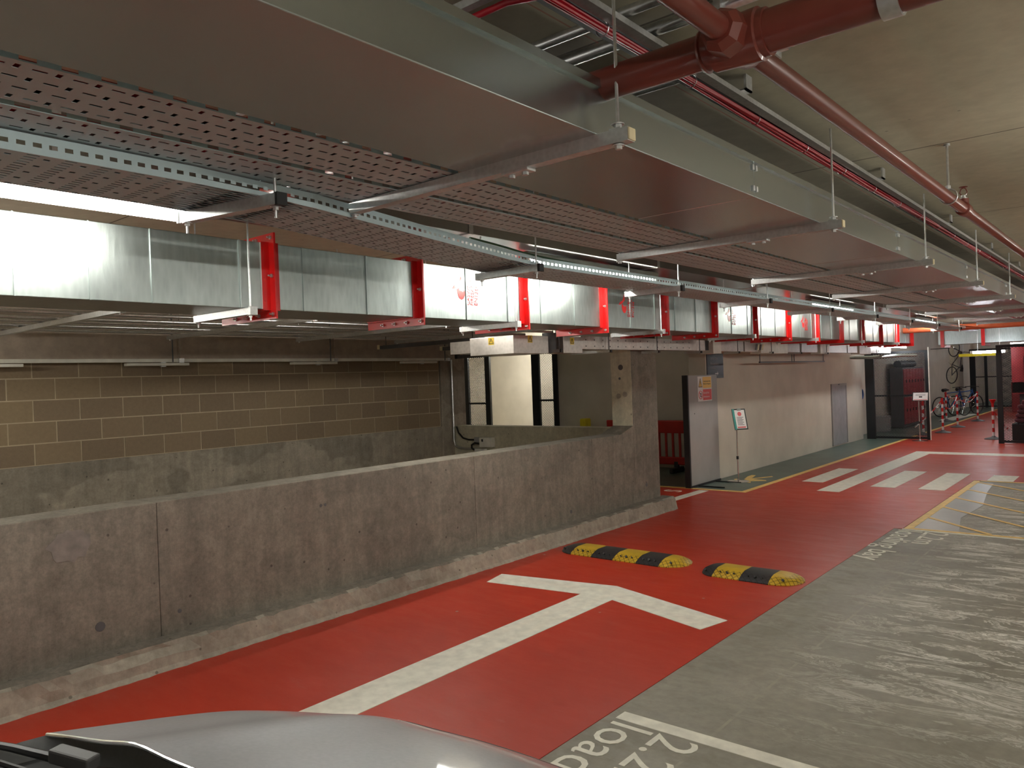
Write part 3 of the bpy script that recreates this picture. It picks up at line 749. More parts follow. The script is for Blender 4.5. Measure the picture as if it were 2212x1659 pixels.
# branch turning right over the gap in the fence
fb = thing('fire_duct_branch', 'short branch of red flanged duct crossing above the fence gap', 'duct', (-3.2, 22.6, 2.2))
obj('duct_section', B(-4.3, 22.2, 2.25, -1.2, 22.9, 2.62), 'galv_fire_duct', fb)
for xx in (-4.2, -3.3, -2.4):
    obj('angle_flange', B(xx - .04, 22.15, 2.18, xx + .04, 22.95, 2.68), 'red_gloss', fb)

# ================================================================== CEILING SERVICES
ch = thing('cable_channel', 'grey channel under the ceiling carrying a bundle of red cables', 'cable channel', (-1.3, 6, 2.87))
obj('channel', B(-1.325, -1, 2.885, -1.285, 19, 2.906), 'galv_strut', ch)
obj('channel_lip', B(-1.42, -1, 2.900, -1.325, 19, 2.904), 'dark_grey', ch)
for k in range(9):
    y = 1.05 + 2.04 * k
    br = obj('ceiling_bracket', B(-1.43, y - .03, 2.906, -1.26, y + .03, 2.912).box(-1.27, y - .03, 2.906, -1.26, y + .03, CEIL).box(-1.43, y - .03, 2.906, -1.42, y + .03, CEIL), 'galv_strut', ch)
for k in range(6):
    ps = []
    for j in range(61):
        y = -1 + j * 0.333
        ps.append((-1.345 - 0.012 * (k % 3) + .004 * math.sin(y * 2.1 + k * 1.9), y, 2.888 - 0.013 * (k // 3) + .005 * math.sin(y * 1.4 + k)))
    tag(obj('fire_cable', MB().path(ps, 0.0068, 8), 'red_cable'), 'red cable in the bundle under the ceiling channel, %s of the %s layer' % (['right', 'middle', 'left'][k % 3], ['upper', 'lower'][k // 3]), 'cable', 'red cables of the ceiling bundle')
for k in range(20):
    y = 0.9 + 0.62 * k
    obj('cable_tie', MB().torus((-1.357, y, 2.882), (0, 1, 0), 0.024, 0.0022, 14, 5), 'galv_conduit', ch)
ps = [(-3.3, 1.83, 2.91), (-1.5, 1.83, 2.91), (-1.40, 1.85, 2.90)]
tag(obj('cross_cable', MB().path(ps, 0.011, 10), 'red_cable'), 'red cable crossing above the wide duct to join the bundle', 'cable')
tag(obj('cross_channel', B(-3.3, 1.77, 2.915, -1.43, 1.80, 2.94), 'galv_strut'), 'grey channel crossing the ceiling beside the red cable', 'cable channel')
for yy_, lab, rr in ((2.19, 'nearest', .018), (2.37, 'middle', .023), (2.83, 'furthest', .018)):
    t = thing('ceiling_conduit', lab + ' of the three galvanised conduits crossing the ceiling above the duct', 'conduit', (-1.5, yy_, 2.93), 'conduits crossing the ceiling')
    obj('conduit', MB().tube((-3.3, yy_, 2.935), (0.8 if yy_ < 2.8 else -1.0, yy_, 2.935), rr, 16), 'galv_conduit', t)
    for xx in (-1.05, -2.2):
        obj('saddle', B(xx - .012, yy_ - rr * 1.6, 2.905, xx + .012, yy_ + rr * 1.6, CEIL), 'galv_strut', t)

# sprinkler main with its cross fitting and branches
PZ = 2.67; PX = -0.875; PY = 2.07
sp_ = thing('sprinkler_main', 'thick brown-red sprinkler pipe with cross fitting at top right', 'pipe', (PX, PY, PZ))
obj('main_pipe', MB().tube((-3.2, PY, PZ), (PX - .06, PY, PZ), 0.050, 24), 'pipe_red', sp_)
obj('main_pipe', MB().tube((PX + .06, PY, PZ), (2.5, PY, PZ), 0.057, 24), 'pipe_red', sp_)
ft = MB(); ft.path([(PX - .10, PY, PZ), (PX - .092, PY, PZ), (PX - .088, PY, PZ), (PX - .07, PY, PZ), (PX - .066, PY, PZ), (PX + .07, PY, PZ), (PX + .074, PY, PZ), (PX + .092, PY, PZ)],
                   [0.058, 0.062, 0.056, 0.056, 0.066, 0.072, 0.064, 0.064], 24)
fit = obj('cross_fitting', ft, 'pipe_red', sp_)
obj('outlet', MB().path([(PX, PY + .03, PZ), (PX, PY + .085, PZ), (PX, PY + .10, PZ)], [0.058, 0.052, 0.042], 20), 'pipe_red', fit)
hexn = MB().path([(PX, PY - .05, PZ), (PX, PY - .10, PZ), (PX, PY - .125, PZ)], [0.062, 0.060, 0.044], 8); hexn.smooth = False
obj('hexagon_bush', hexn, 'pipe_red', fit)
obj('branch_pipe', MB().tube((PX, PY - .12, PZ), (PX, -1.5, PZ), 0.033, 18), 'pipe_red', sp_)
br = obj('branch_pipe', MB().tube((PX, PY + .09, PZ), (PX + .06, 17, PZ), 0.031, 18), 'pipe_red', sp_)
obj('pipe_clamp', MB().path([(-0.50, PY, PZ), (-0.455, PY, PZ)], 0.064, 24), 'galv_strut', sp_)
hy = 4.85; hx = PX + .011
hg = thing('pipe_hanger', 'steel rod and ring clip holding the sprinkler branch to the ceiling', 'hanger', (hx, hy, PZ))
obj('ring', MB().torus((hx, hy, PZ + .008), (0, 1, 0), 0.042, 0.004, 24, 6), 'galv_strut', hg)
obj('nut', MB().path([(hx, hy, PZ + .05), (hx, hy, PZ + .068)], 0.014, 6), 'galv_strut', hg)
rod(hx, hy, PZ + .045, CEIL, hg, 0.0065)
obj('ceiling_boss', MB().path([(hx, hy, CEIL - .012), (hx, hy, CEIL)], 0.016, 10), 'galv_strut', hg)
sy = 5.28; sx_ = PX + .013
sh = obj('sprinkler_tee', MB().path([(sx_, sy - .05, PZ), (sx_, sy - .045, PZ), (sx_, sy + .045, PZ), (sx_, sy + .05, PZ)], [.034, .041, .041, .034], 18).path([(sx_, sy, PZ), (sx_, sy, PZ + .062)], 0.028, 16), 'pipe_red', sp_)
obj('sprinkler_body', MB().lathe([(.020, 0), (.020, .006), (.013, .01), (.013, .022)], (sx_, sy, PZ + .062), 14), 'galv_strut', sh)
obj('frame_arms', MB().path([(sx_ - .010, sy, PZ + .084), (sx_ - .020, sy, PZ + .10), (sx_ - .012, sy, PZ + .122), (sx_, sy, PZ + .128), (sx_ + .012, sy, PZ + .122), (sx_ + .020, sy, PZ + .10), (sx_ + .010, sy, PZ + .084)], 0.0035, 6), 'pipe_red', sh)
obj('deflector', MB().lathe([(.004, 0), (.024, .004), (.024, .006), (.004, .003)], (sx_, sy, PZ + .128), 14), 'pipe_red', sh)
tag(obj('orange_main', MB().tube((-4.4, 17.6, 2.48), (2, 17.6, 2.48), 0.06, 16), 'orange_pipe'), 'orange pipe crossing the ceiling far away above the fence', 'pipe')

# ================================================================== SERVICES OVER THE RAMP
for k, y in enumerate((2.45, 4.10, 5.77, 7.42)):
    t = thing('pipe_rack', ORD[k] + ' long dark strut hung over the ramp under the conduits', 'hanger', (-7.0, y, 2.34), 'long struts over the ramp')
    c_strut((-8.40, y, 2.36), (-5.68, y, 2.36), 'strut', 'galv_strut', t)
    for xr in (-8.36, -5.72):
        rod(xr, y, 2.33, CEIL, t); nut(xr, y, 2.326, t)
for k, (xx, rr) in enumerate(((-5.95, .02), (-6.45, .016), (-6.95, .016), (-7.25, .016), (-7.75, .02), (-8.2, .016))):
    tag(obj('ramp_conduit', MB().tube((xx, -1, 2.383 + rr), (xx, 8.6, 2.383 + rr), rr, 12), 'galv_conduit'),
        'galvanised conduit over the ramp, %s counting from the lane' % ['first', 'second', 'third', 'fourth', 'fifth', 'sixth'][k], 'conduit', 'conduits over the ramp')
for k, (x0, x1, y, z) in enumerate(((-8.1, -6.3, 6.9, 2.26), (-7.6, -5.6, 7.6, 2.22), (-7.9, -6.0, 8.2, 2.12))):
    t = thing('dark_strut', ORD[k] + ' of the dark low struts clustered over the ramp end', 'hanger', ((x0 + x1) / 2, y, z), 'dark struts over the ramp end')
    c_strut((x0, y, z), (x1, y, z), 'strut', 'dark_grey', t, 0.05)
    obj('end_block', B(x0 - .05, y - .03, z - .025, x0, y + .03, z + .035), 'cap_cream' if k < 2 else 'black_rubber', t)
    for xr in (x0 + .1, x1 - .1): rod(xr, y, z, CEIL, t, mat='dark_grey')
tr = thing('white_trunking', 'long white trunking along the foot of the concrete beam', 'trunking', (-8.66, 4, 2.10))
for a, c_ in zip((-1.0, 0.0, 2.18, 4.36, 6.55), (0.0, 2.18, 4.36, 6.55, 8.74)):
    obj('trunking_length', B(-8.695, a + .02, 2.098, -8.64, c_ - .02, 2.138), 'cream_metal', tr, 0.003)
    obj('coupler', B(-8.70, c_ - .03, 2.092, -8.632, c_ + .03, 2.142), 'galv_strut', tr)
    rod(-8.60, c_ - .12, 2.10, CEIL, tr, 0.008, 'dark_grey')
for k, y in enumerate((2.3, 4.0, 6.1, 8.0)):
    t = thing('wall_fitting', ORD[k] + ' slim white lamp fitting hung under the trunking on the beam', 'fitting', (-8.6, y, 2.05), 'slim fittings under the white trunking')
    obj('housing', B(-8.66, y - .28, 2.058, -8.57, y + .42, 2.088), 'cream_metal', t, 0.004)
    obj('bracket', B(-8.63, y + .1, 2.045, -8.60, y + .16, 2.098), 'galv_strut', t)

# busbar trunking beneath the fire duct
bb = thing('busbar_trunking', 'grey metal busbar trunking with boxes hung below the silver duct', 'trunking', (-4.9, 10, 2.02))
obj('elbow_box', B(-5.38, 5.76, 2.01, -4.80, 6.32, 2.19), 'busbar_metal', bb, 0.003)
obj('feed_arm', B(-5.85, 5.95, 2.05, -5.38, 6.2, 2.18), 'busbar_metal', bb)
obj('dark_sleeve', MB().tube((-4.9, 6.47, 2.02), (-4.9, 6.47, 2.23), 0.075, 16), 'dark_grey', bb)
obj('joint_box', B(-5.0, 6.58, 2.015, -4.80, 6.93, 2.19), 'busbar_metal', bb, 0.003)
yb = [6.93, 7.42, 8.52, 9.68, 9.95]
for a, c_ in zip(yb, yb[1:]):
    r1 = obj('busbar_run', B(-4.96, a + .002, 2.062, -4.82, c_ - .002, 2.205), 'busbar_metal', bb)
    q = a + .1
    while q < c_ - .05:
        for zz in (2.095, 2.165): obj('rivet', B(-4.821, q - .007, zz - .007, -4.817, q + .007, zz + .007), 'dark_grey', r1)
        q += 0.17
obj('black_gap', B(-4.94, 9.96, 2.07, -4.84, 10.1, 2.20), 'black_rubber', bb)
obj('tap_off_box', B(-4.98, 10.12, 2.02, -4.78, 10.38, 2.22), 'cream_metal', bb, 0.004)
y = 10.4; kk = 0
while y < 19.4:
    L = [0.9, 0.55, 1.2, 0.7][kk % 4]; big = kk % 3 == 2
    obj('tap_off_box' if big else 'busbar_run', B(-4.97 if big else -4.95, y, 2.03 if big else 2.055, -4.79 if big else -4.82, y + L - .05, 2.21), 'cream_metal' if big else 'busbar_metal', bb, 0.003)
    y += L; kk += 1
for y0 in (11.6, 18.3):
    for q in range(4):
        yq = y0 + q * .09
        obj('hazard_stripe', MB().prism([(-4.786, yq, 2.08), (-4.786, yq + .05, 2.08), (-4.786, yq + .09, 2.17), (-4.786, yq + .04, 2.17)], (0.003, 0, 0)), 'cap_cream' if q % 2 else 'sign_black', bb)
def warn(p, r, up_, n):
    p = Vector(p); r = Vector(r); up_ = Vector(up_); n = Vector(n)
    s = 0.036
    w_ = obj('warning_sticker', MB().prism([p + r * a * s + up_ * b_ * s for a, b_ in ((-1, -1), (1, -1), (1, 1), (-1, 1))], n * .001), 'warning_yellow', bb)
    for a, b_ in (((-.8, -.65), (.8, -.65)), ((.8, -.65), (0, .75)), ((0, .75), (-.8, -.65))):
        obj('triangle_edge', MB().bar(p + n * .0014 + r * a[0] * s + up_ * a[1] * s, p + n * .0014 + r * b_[0] * s + up_ * b_[1] * s, .006, .001, n), 'sign_black', w_)
    obj('bolt_mark', MB().bar(p + n * .0014 + up_ * .3 * s, p + n * .0014 - up_ * .35 * s, .006, .001, n), 'sign_black', w_)
warn((-5.09, 5.759, 2.145), (1, 0, 0), (0, 0, 1), (0, -1, 0))
warn((-4.799, 6.02, 2.155), (0, 1, 0), (0, 0, 1), (1, 0, 0))
warn((-4.799, 6.74, 2.145), (0, 1, 0), (0, 0, 1), (1, 0, 0))
for k, y in enumerate((6.45, 7.40, 8.50, 9.66, 10.9, 12.2, 13.5, 14.9)):
    t = thing('busbar_hanger', ORD[k] + ' thin strut and rod under the busbar trunking', 'hanger', (-4.9, y, 2.02), 'thin struts under the busbar trunking')
    c_strut((-5.28 if y < 8.2 else -4.98, y, 2.038), (-4.74, y, 2.038), 'strut', 'galv_strut', t, 0.03)
    rod(-4.76, y, 2.02, 2.7, t, 0.006, 'dark_grey')
    obj('end_cap', B(-4.742, y - .016, 2.022, -4.728, y + .016, 2.054), 'black_rubber', t)
hb_ = thing('hanging_rail', 'thin dark rail hung in front of the white wall', 'rail', (-5.2, 14.4, 1.9))
obj('rail', B(-5.215, 12.78, 1.888, -5.185, 16.1, 1.912), 'dark_grey', hb_)
for y in (12.8, 14.3, 14.42, 16.05): rod(-5.2, y, 1.885, CEIL, hb_, 0.008, 'dark_grey')

# conduit and boxes at the ramp end
cb = MB(); cb.path([(-8.82, 8.98, 2.12), (-8.82, 8.98, 0.80), (-8.80, 8.985, 0.72), (-8.74, 8.99, 0.685), (-8.6, 8.99, 0.675), (-8.30, 8.99, 0.67)], 0.016, 10)
tag(obj('wall_conduit', cb, 'galv_conduit'), 'conduit dropping down the column to the boxes on the ramp wall', 'conduit')
tag(obj('black_flex', MB().path([(-8.76, 8.985, 1.03), (-8.72, 8.985, 0.93), (-8.62, 8.985, 0.845), (-8.50, 8.985, 0.82), (-8.36, 8.985, 0.82)], 0.014, 8), 'black_cable'), 'black cable curving to the boxes on the ramp wall', 'cable')
jb = thing('junction_box', 'cream junction box on the low wall at the ramp end', 'box', (-8.09, 8.97, 0.72))
obj('body', B(-8.22, 8.93, 0.715, -7.97, 9.02, 0.865), 'cream_metal', jb, 0.004)
obj('vent_mark', B(-8.17, 8.927, 0.80, -8.14, 8.931, 0.84), 'sign_black', jb)
obj('side_gland', B(-8.35, 8.95, 0.78, -8.22, 9.02, 0.865), 'grey_panel', jb, 0.004)
obj('cable_loop', MB().path([(-8.24, 8.95, 0.765), (-8.33, 8.945, 0.775), (-8.40, 8.945, 0.74), (-8.40, 8.945, 0.69), (-8.34, 8.945, 0.665)], 0.016, 8), 'black_cable', jb)
jb = thing('small_junction_box', 'smaller cream box below the junction box at the ramp end', 'box', (-8.25, 8.97, 0.62))
obj('body', B(-8.34, 8.94, 0.60, -8.14, 9.02, 0.685), 'cream_metal', jb, 0.004)

# ================================================================== MESH GATES
def mesh_panel(x0, x1, y, z0, z1, parent, cell=(0.062, 0.034), wd=0.0075, name='mesh_infill'):
    """expanded metal: crossing strands clipped to the frame"""
    m = MB(); cw, chh = cell; s = chh / cw; W_ = x1 - x0; H_ = z1 - z0
    for sg in (1, -1):
        k = -int(W_ * s / chh) - 2
        while True:
            c0 = k * chh; k += 1
            if sg > 0: f = lambda u: c0 + s * u
            else: f = lambda u: c0 + s * (W_ - u)
            if min(f(0), f(W_)) > H_: break
            us = [0, W_]
            ulo, uhi = 0.0, W_
            a, b_ = f(0), f(W_)
            def ucl(val): return (val - a) / (b_ - a) * W_
            e = sorted((ucl(0), ucl(H_))); ulo = max(ulo, e[0]); uhi = min(uhi, e[1])
            if uhi - ulo < 0.01: continue
            m.bar((x0 + ulo, y, z0 + f(ulo)), (x0 + uhi, y, z0 + f(uhi)), 0.004, wd)
    o = obj(name, m, 'black_metal', parent); o['kind'] = 'stuff'
    return o
def gate(name, label, x0, x1, y, z1, posts, mids, post_w=0.06, side=None, z0=0.0):
    t = thing(name, label, 'gate', ((x0 + x1) / 2, y, z0))
    for a, b_ in posts:
        obj('post', B(a, y - .03, z0, b_, y + .03, z1), 'black_metal', t, 0.003)
    obj('bottom_rail', B(x0, y - .02, z0 + .02, x1, y + .02, z0 + .07), 'black_metal', t)
    obj('top_rail', B(x0, y - .02, z1 - .06, x1, y + .02, z1), 'black_metal', t)
    for zm in mids: obj('middle_rail', B(x0, y - .02, zm - .02, x1, y + .02, zm + .02), 'black_metal', t)
    ed = [p[1] for p in posts[:-1]]; ee = [p[0] for p in posts[1:]]
    for a, b_ in zip(ed, ee):
        zs = [z0 + .07] + [v for m_ in mids for v in (m_ - .02, m_ + .02)] + [z1 - .06]
        for q in range(0, len(zs), 2): mesh_panel(a, b_, y, zs[q], zs[q + 1], t)
    return t
gate('mesh_gate', 'black mesh gate leaf standing between the white wall and the chain posts', -5.47, -4.07, 19.93, 2.10, [(-5.47, -5.27), (-4.15, -4.07)], [1.045])
tag(obj('gate_post', B(-4.075, 19.86, 0, -4.055, 19.90, 2.16), 'cream_metal'), 'tall pale post at the free edge of the mesh gate', 'post')
gate('mesh_fence', 'black mesh fence at the right edge in front of the red cabin', -2.66, 0.4, 19.4, 2.12, [(-2.66, -2.56), (-1.1, -1.02), (0.34, 0.4)], [])
gate('store_gate', 'narrow black mesh gate between white store wall and grey recess wall', -10.22, -9.56, 12.85, 2.6, [(-10.22, -10.02), (-9.66, -9.56)], [1.30])
gate('store_screen', 'black mesh screen beside the dark concrete column at the ramp end', -12.6, -11.42, 12.85, 2.6, [(-12.6, -12.5), (-12.24, -12.08), (-11.56, -11.42)], [1.25])
gate('far_screen', 'dark mesh screen closing the far end of the cycle store', -5.7, 0, 35.0, 2.3, [(-5.7, -5.5), (-5.2, -5.1), (-3.9, -3.75), (-2.9, -2.8), (-0.1, 0)], [1.2])
yg = thing('yellow_guard', 'yellow guard strip hung under the far trunking', 'guard', (-3.8, 24.85, 1.94))
obj('strip', B(-4.3, 24.8, 1.94, -3.3, 24.9, 2.02), 'yellow_guard', yg)
for xx in (-4.2, -3.4): rod(xx, 24.85, 2.0, CEIL, yg)

# ================================================================== GREY DOOR LEAF, SIGNS, BARRIER
gd = thing('door_leaf', 'tall grey door leaf with warning signs standing open before the white wall', 'door', (-5.5, 11.17, 0))
obj('leaf', B(-5.535, 10.68, 0.035, -5.475, 11.68, 1.72), 'grey_panel', gd, 0.003)
obj('edge_strip', B(-5.56, 10.645, 0.0, -5.47, 10.68, 1.725), 'black_rubber', gd)
obj('bottom_seal', B(-5.54, 10.66, 0.005, -5.47, 11.70, 0.035), 'black_rubber', gd)
obj('foot_bar', B(-5.48, 10.9, 0.003, -5.05, 10.92, 0.02), 'black_metal', gd)
obj('foot_bar', B(-5.48, 11.5, 0.003, -5.05, 11.52, 0.02), 'black_metal', gd)
obj('lock_hole', MB().path([(-5.476, 10.86, 1.13), (-5.472, 10.86, 1.13)], 0.010, 10), 'sign_black', gd)
ws = thing('warning_sign', 'white sign with yellow and red panels on the grey door leaf', 'sign', (-5.47, 11.23, 1.3))
X = -5.474; Ya, Yb = 10.99, 11.47
obj('board', B(X, Ya, 1.31, X + .004, Yb, 1.70), 'sign_white', ws)
obj('yellow_panel', B(X + .004, Ya + .17, 1.515, X + .0055, Yb - .012, 1.69), 'sign_yellow', ws)
obj('red_panel', B(X + .004, Ya + .17, 1.325, X + .0055, Yb - .012, 1.495), 'sign_red', ws)
tri = [(Ya + .02, 1.53), (Ya + .155, 1.53), (Ya + .0875, 1.675)]
obj('triangle', MB().prism([(X + .004, a, b_) for a, b_ in tri], (.0012, 0, 0)), 'sign_black', ws)
ctr = (Ya + .0875, 1.575)
obj('triangle_fill', MB().prism([(X + .0052, ctr[0] + (a - ctr[0]) * .76, ctr[1] + (b_ - ctr[1]) * .76) for a, b_ in tri], (.0008, 0, 0)), 'sign_yellow', ws)
obj('exclamation', B(X + .006, ctr[0] - .006, 1.57, X + .007, ctr[0] + .006, 1.625).box(X + .006, ctr[0] - .006, 1.548, X + .007, ctr[0] + .006, 1.56), 'sign_black', ws)
mb = MB().torus((X + .004, ctr[0], 1.41), (1, 0, 0), 0.062, 0.006, 28, 6); obj('prohibition_ring', mb, 'sign_red', ws)
obj('hand', B(X + .004, ctr[0] - .01, 1.375, X + .006, ctr[0] + .025, 1.44), 'dark_grey', ws, 0.008)
obj('prohibition_bar', MB().bar((X + .007, ctr[0] - .045, 1.455), (X + .007, ctr[0] + .045, 1.365), .010, .002, (1, 0, 0)), 'sign_red', ws)
for s_, zz, mt, sz in (('Construction Site', 1.61, 'sign_black', .035), ('Work in Progress', 1.57, 'sign_black', .035), ('Strictly No', 1.425, 'sign_white', .044), ('Admittance', 1.365, 'sign_white', .044)):
    text('lettering', s_, sz, (X + .0058, Ya + .185, zz), (0, 1, 0), (0, 0, 1), mt, ws, 0.0006)
ds = thing('direction_sign', 'dark wall sign with white arrow at the corner of the white wall', 'sign', (-5.54, 11.77, 1.66))
obj('board', B(-5.55, 11.475, 1.66, -5.535, 12.075, 2.06), 'sign_dark', ds, 0.002)
for s_, zz, sz in (('cycle bay', 1.965, .075), ('Reception', 1.875, .075), ('entrance', 1.81, .05)):
    text('lettering', s_, sz, (-5.5345, 11.59, zz), (0, 1, 0), (0, 0, 1), 'grey_panel', ds, 0.0006)
obj('arrow', MB().bar((-5.533, 11.75, 1.735), (-5.533, 11.86, 1.735), .014, .002, (1, 0, 0)).bar((-5.533, 11.83, 1.765), (-5.533, 11.868, 1.733), .012, .002, (1, 0, 0)).bar((-5.533, 11.83, 1.705), (-5.533, 11.868, 1.737), .012, .002, (1, 0, 0)), 'sign_white', ds)
dr = struct('door_1', B(-5.552, 17.55, 0.03, -5.535, 18.62, 1.40), 'grey_door')
for a in ((17.55, .03, 17.60, 1.40), (18.57, .03, 18.62, 1.40), (17.60, 1.35, 18.57, 1.40)):
    obj('door_frame', B(-5.552, a[0], a[1], -5.525, a[2], a[3]), 'grey_panel', dr)
obj('vent', B(-5.53, 18.0, 1.37, -5.52, 18.1, 1.39), 'sign_black', dr)

def sign_stand(label, x, y, h, panel):
    t = thing('sign_stand', label, 'sign stand', (x, y, 0))
    obj('base', MB().lathe([(.17, .003), (.17, .012), (.05, .022), (.02, .03), (.012, .05)], (x, y, 0), 28), 'chrome', t)
    obj('pole', MB().tube((x, y, .02), (x, y, h), 0.011, 10), 'chrome', t)
    obj('clamp', MB().path([(x, y, h * .42), (x, y, h * .42 + .05)], 0.019, 10), 'black_rubber', t)
    cx_, cy_, cz, r, u, wd, ht = panel
    r = Vector(r).normalized(); u = Vector(u).normalized(); n = r.cross(u); c = Vector((cx_, cy_, cz))
    def rect(a0, b0, a1, b1, d, th): return MB().prism([c + r * a + u * b_ + n * d for a, b_ in ((a0, b0), (a1, b0), (a1, b1), (a0, b1))], n * th)
    return t, rect, c, r, u, n
t, rect, c, r, u, n = sign_stand('chrome sign stand with a tilted notice beside the grey door leaf', -5.15, 11.64, 0.86, (-5.08, 11.62, 1.0, (0.80, 0.6, 0), (0.0, 0.25, 0.97), 0.2, 0.3))
r = Vector((0.62, 0.78, 0)).normalized(); u = Vector((-0.22, 0.17, 0.95)).normalized(); n = r.cross(u)
def rect(a0, b0, a1, b1, d, th): return MB().prism([c + r * a + u * b_ + n * d for a, b_ in ((a0, b0), (a1, b0), (a1, b1), (a0, b1))], n * th)
obj('frame', rect(-.115, -.17, .115, .17, -.008, .008), 'sign_black', t)
obj('teal_edge', rect(-.11, -.165, -.075, .165, 0, .001), 'sign_teal', t)
obj('notice', rect(-.075, -.15, .095, .15, 0, .001), 'sign_white', t)
obj('clip', rect(-.03, .14, .04, .175, .001, .006), 'chrome', t)
obj('seal_mark', MB().prism([c + n * .001 + r * (.005 + .035 * math.cos(q * .628)) + u * (.085 + .035 * math.sin(q * .628)) for q in range(10)], n * .001), 'sign_red', t)
for q in range(7): obj('text_line', rect(-.05, .025 - q * .02, .06 - .02 * (q % 2), .033 - q * .02, .001, .0006), 'dark_grey', t)
obj('footer', rect(-.06, -.14, .08, -.12, .001, .0006), 'sign_red', t)
t, rect, c, r, u, n = sign_stand('chrome sign stand with a wide notice in front of the mesh gate', -4.23, 19.57, 0.96, (-4.19, 19.56, 1.03, (1, 0.1, 0), (0, 0.3, 0.95), 0.3, 0.2))
obj('frame', rect(-.17, -.105, .17, .105, -.008, .008), 'sign_black', t)
obj('notice', rect(-.15, -.088, .15, .09, 0, .001), 'sign_white', t)
obj('footer', rect(-.14, -.078, .14, -.066, .001, .0006), 'sign_red', t)
obj('dark_box', rect(-.03, -.025, .035, .005, .001, .0006), 'sign_black', t)
for q in range(3): obj('text_line', rect(-.10, .05 - q * .015, .10, .055 - q * .015, .001, .0006), 'dark_grey', t)

# red plastic barrier in the recess
def barrier(label, x0, x1, y):
    t = thing('plastic_barrier', label, 'barrier', ((x0 + x1) / 2, y, 0))
    h = 0.93; d = .025
    obj('top_board', B(x0 + .03, y - d, .70, x1 - .05, y + d, h), 'barrier_red', t, 0.02)
    obj('bottom_board', B(x0 + .03, y - d, .14, x1 - .02, y + d, .28), 'barrier_red', t, 0.02)
    n_ = int((x1 - x0) / .14)
    for k in range(n_ + 1):
        xx = x0 + .05 + (x1 - x0 - .12) * k / n_
        obj('baluster', B(xx - .02, y - d * .7, .26, xx + .02, y + d * .7, .72), 'barrier_red', t, 0.008)
    obj('side_lug', B(x1 - .06, y - d, .68, x1 + .02, y + d, .83), 'barrier_red', t, 0.015)
    obj('side_lug', MB().prism([(x1 - .08, y - d, .50), (x1 - .08, y - d, .38), (x1 + .1, y - d, .40), (x1 + .1, y - d, .46)], (0, 2 * d, 0)), 'barrier_red', t)
    for xx in (x0 + .25, x1 - .42):
        obj('foot', B(xx - .04, y - .22, .003, xx + .04, y + .22, .10), 'black_rubber', t, 0.02)
        obj('foot_riser', B(xx - .04, y - .03, .08, xx + .04, y + .03, .2), 'black_rubber', t, 0.01)
    return t
barrier('red plastic barrier standing in the recess behind the grey door leaf', -8.05, -6.16, 12.3)
tag(obj('yellow_box', B(-8.86, 12.6, 0, -8.72, 12.8, 0.93), 'yellow_guard', None, 0.02), 'yellow box peeping over the low wall by the store gate', 'box')

# ================================================================== SPEED HUMPS
def hump_mesh(x0, x1, yc, w_, h, cap=0):
    """cross-section of a speed hump between x0 and x1; cap -1/1 rounds that end off"""
    m = MB(); prof = [(-1, 0), (-1, .14), (-.86, .42), (-.62, .78), (-.36, 1), (.36, 1), (.62, .78), (.86, .42), (1, .14), (1, 0)]
    st = []
    n = 7 if cap else 1
    for k in range(n + 1):
        f = k / n; x = x0 + (x1 - x0) * f
        e = 1 - f if cap < 0 else f
        s = math.sqrt(max(0.0, 1 - (e * .985) ** 2)) if cap else 1
        hh = max(.02, s) if cap else 1
        st.append([(x, yc + a * w_ / 2 * max(s, .08), b_ * h * hh) for a, b_ in prof])
    i0 = len(m.v); n_ = len(prof)
    for q in st: m.v += q
    for k in range(len(st) - 1):
        for q in range(n_):
            a = i0 + k * n_ + q; b_ = i0 + k * n_ + (q + 1) % n_; m.f.append((a, b_, b_ + n_, a + n_))
    m.f.append(tuple(i0 + q for q in range(n_))); m.f.append(tuple(i0 + (len(st) - 1) * n_ + q for q in reversed(range(n_))))
    m.v = [(x, y, z + .003) for x, y, z in m.v]; m.smooth = True
    return m
def speed_hump(label, xs, cols, yc):
    t = thing('speed_hump', label, 'speed hump', ((xs[0] + xs[-1]) / 2, yc, .003), 'rubber speed humps')
    for k, cl in enumerate(cols):
        cap = -1 if k == 0 else (1 if k == len(cols) - 1 else 0)
        o = obj('end_cap' if cap else 'rubber_segment', hump_mesh(xs[k], xs[k + 1], yc, 0.42, 0.058, cap), 'hump_' + cl, t)
        xm = (xs[k] + xs[k + 1]) / 2
        for dx in ((-.06, 0, .06) if not cap else (0,)):
            hb2 = MB().path([(xm + dx, yc - .155, .040), (xm + dx, yc - .17, .049)], 0.011 if dx == 0 else .007, 8)
            obj('bolt_hole', hb2, 'sign_black', o)
    return t
speed_hump('longer black and yellow rubber speed hump next to the kerb', [-4.70, -4.50, -4.26, -4.01, -3.76, -3.52, -3.31], ['black', 'yellow', 'black', 'yellow', 'black', 'yellow'], 6.37)
speed_hump('shorter black and yellow rubber speed hump near the grey bays', [-3.13, -2.97, -2.73, -2.48, -2.26], ['black', 'yellow', 'black', 'yellow'], 6.31)

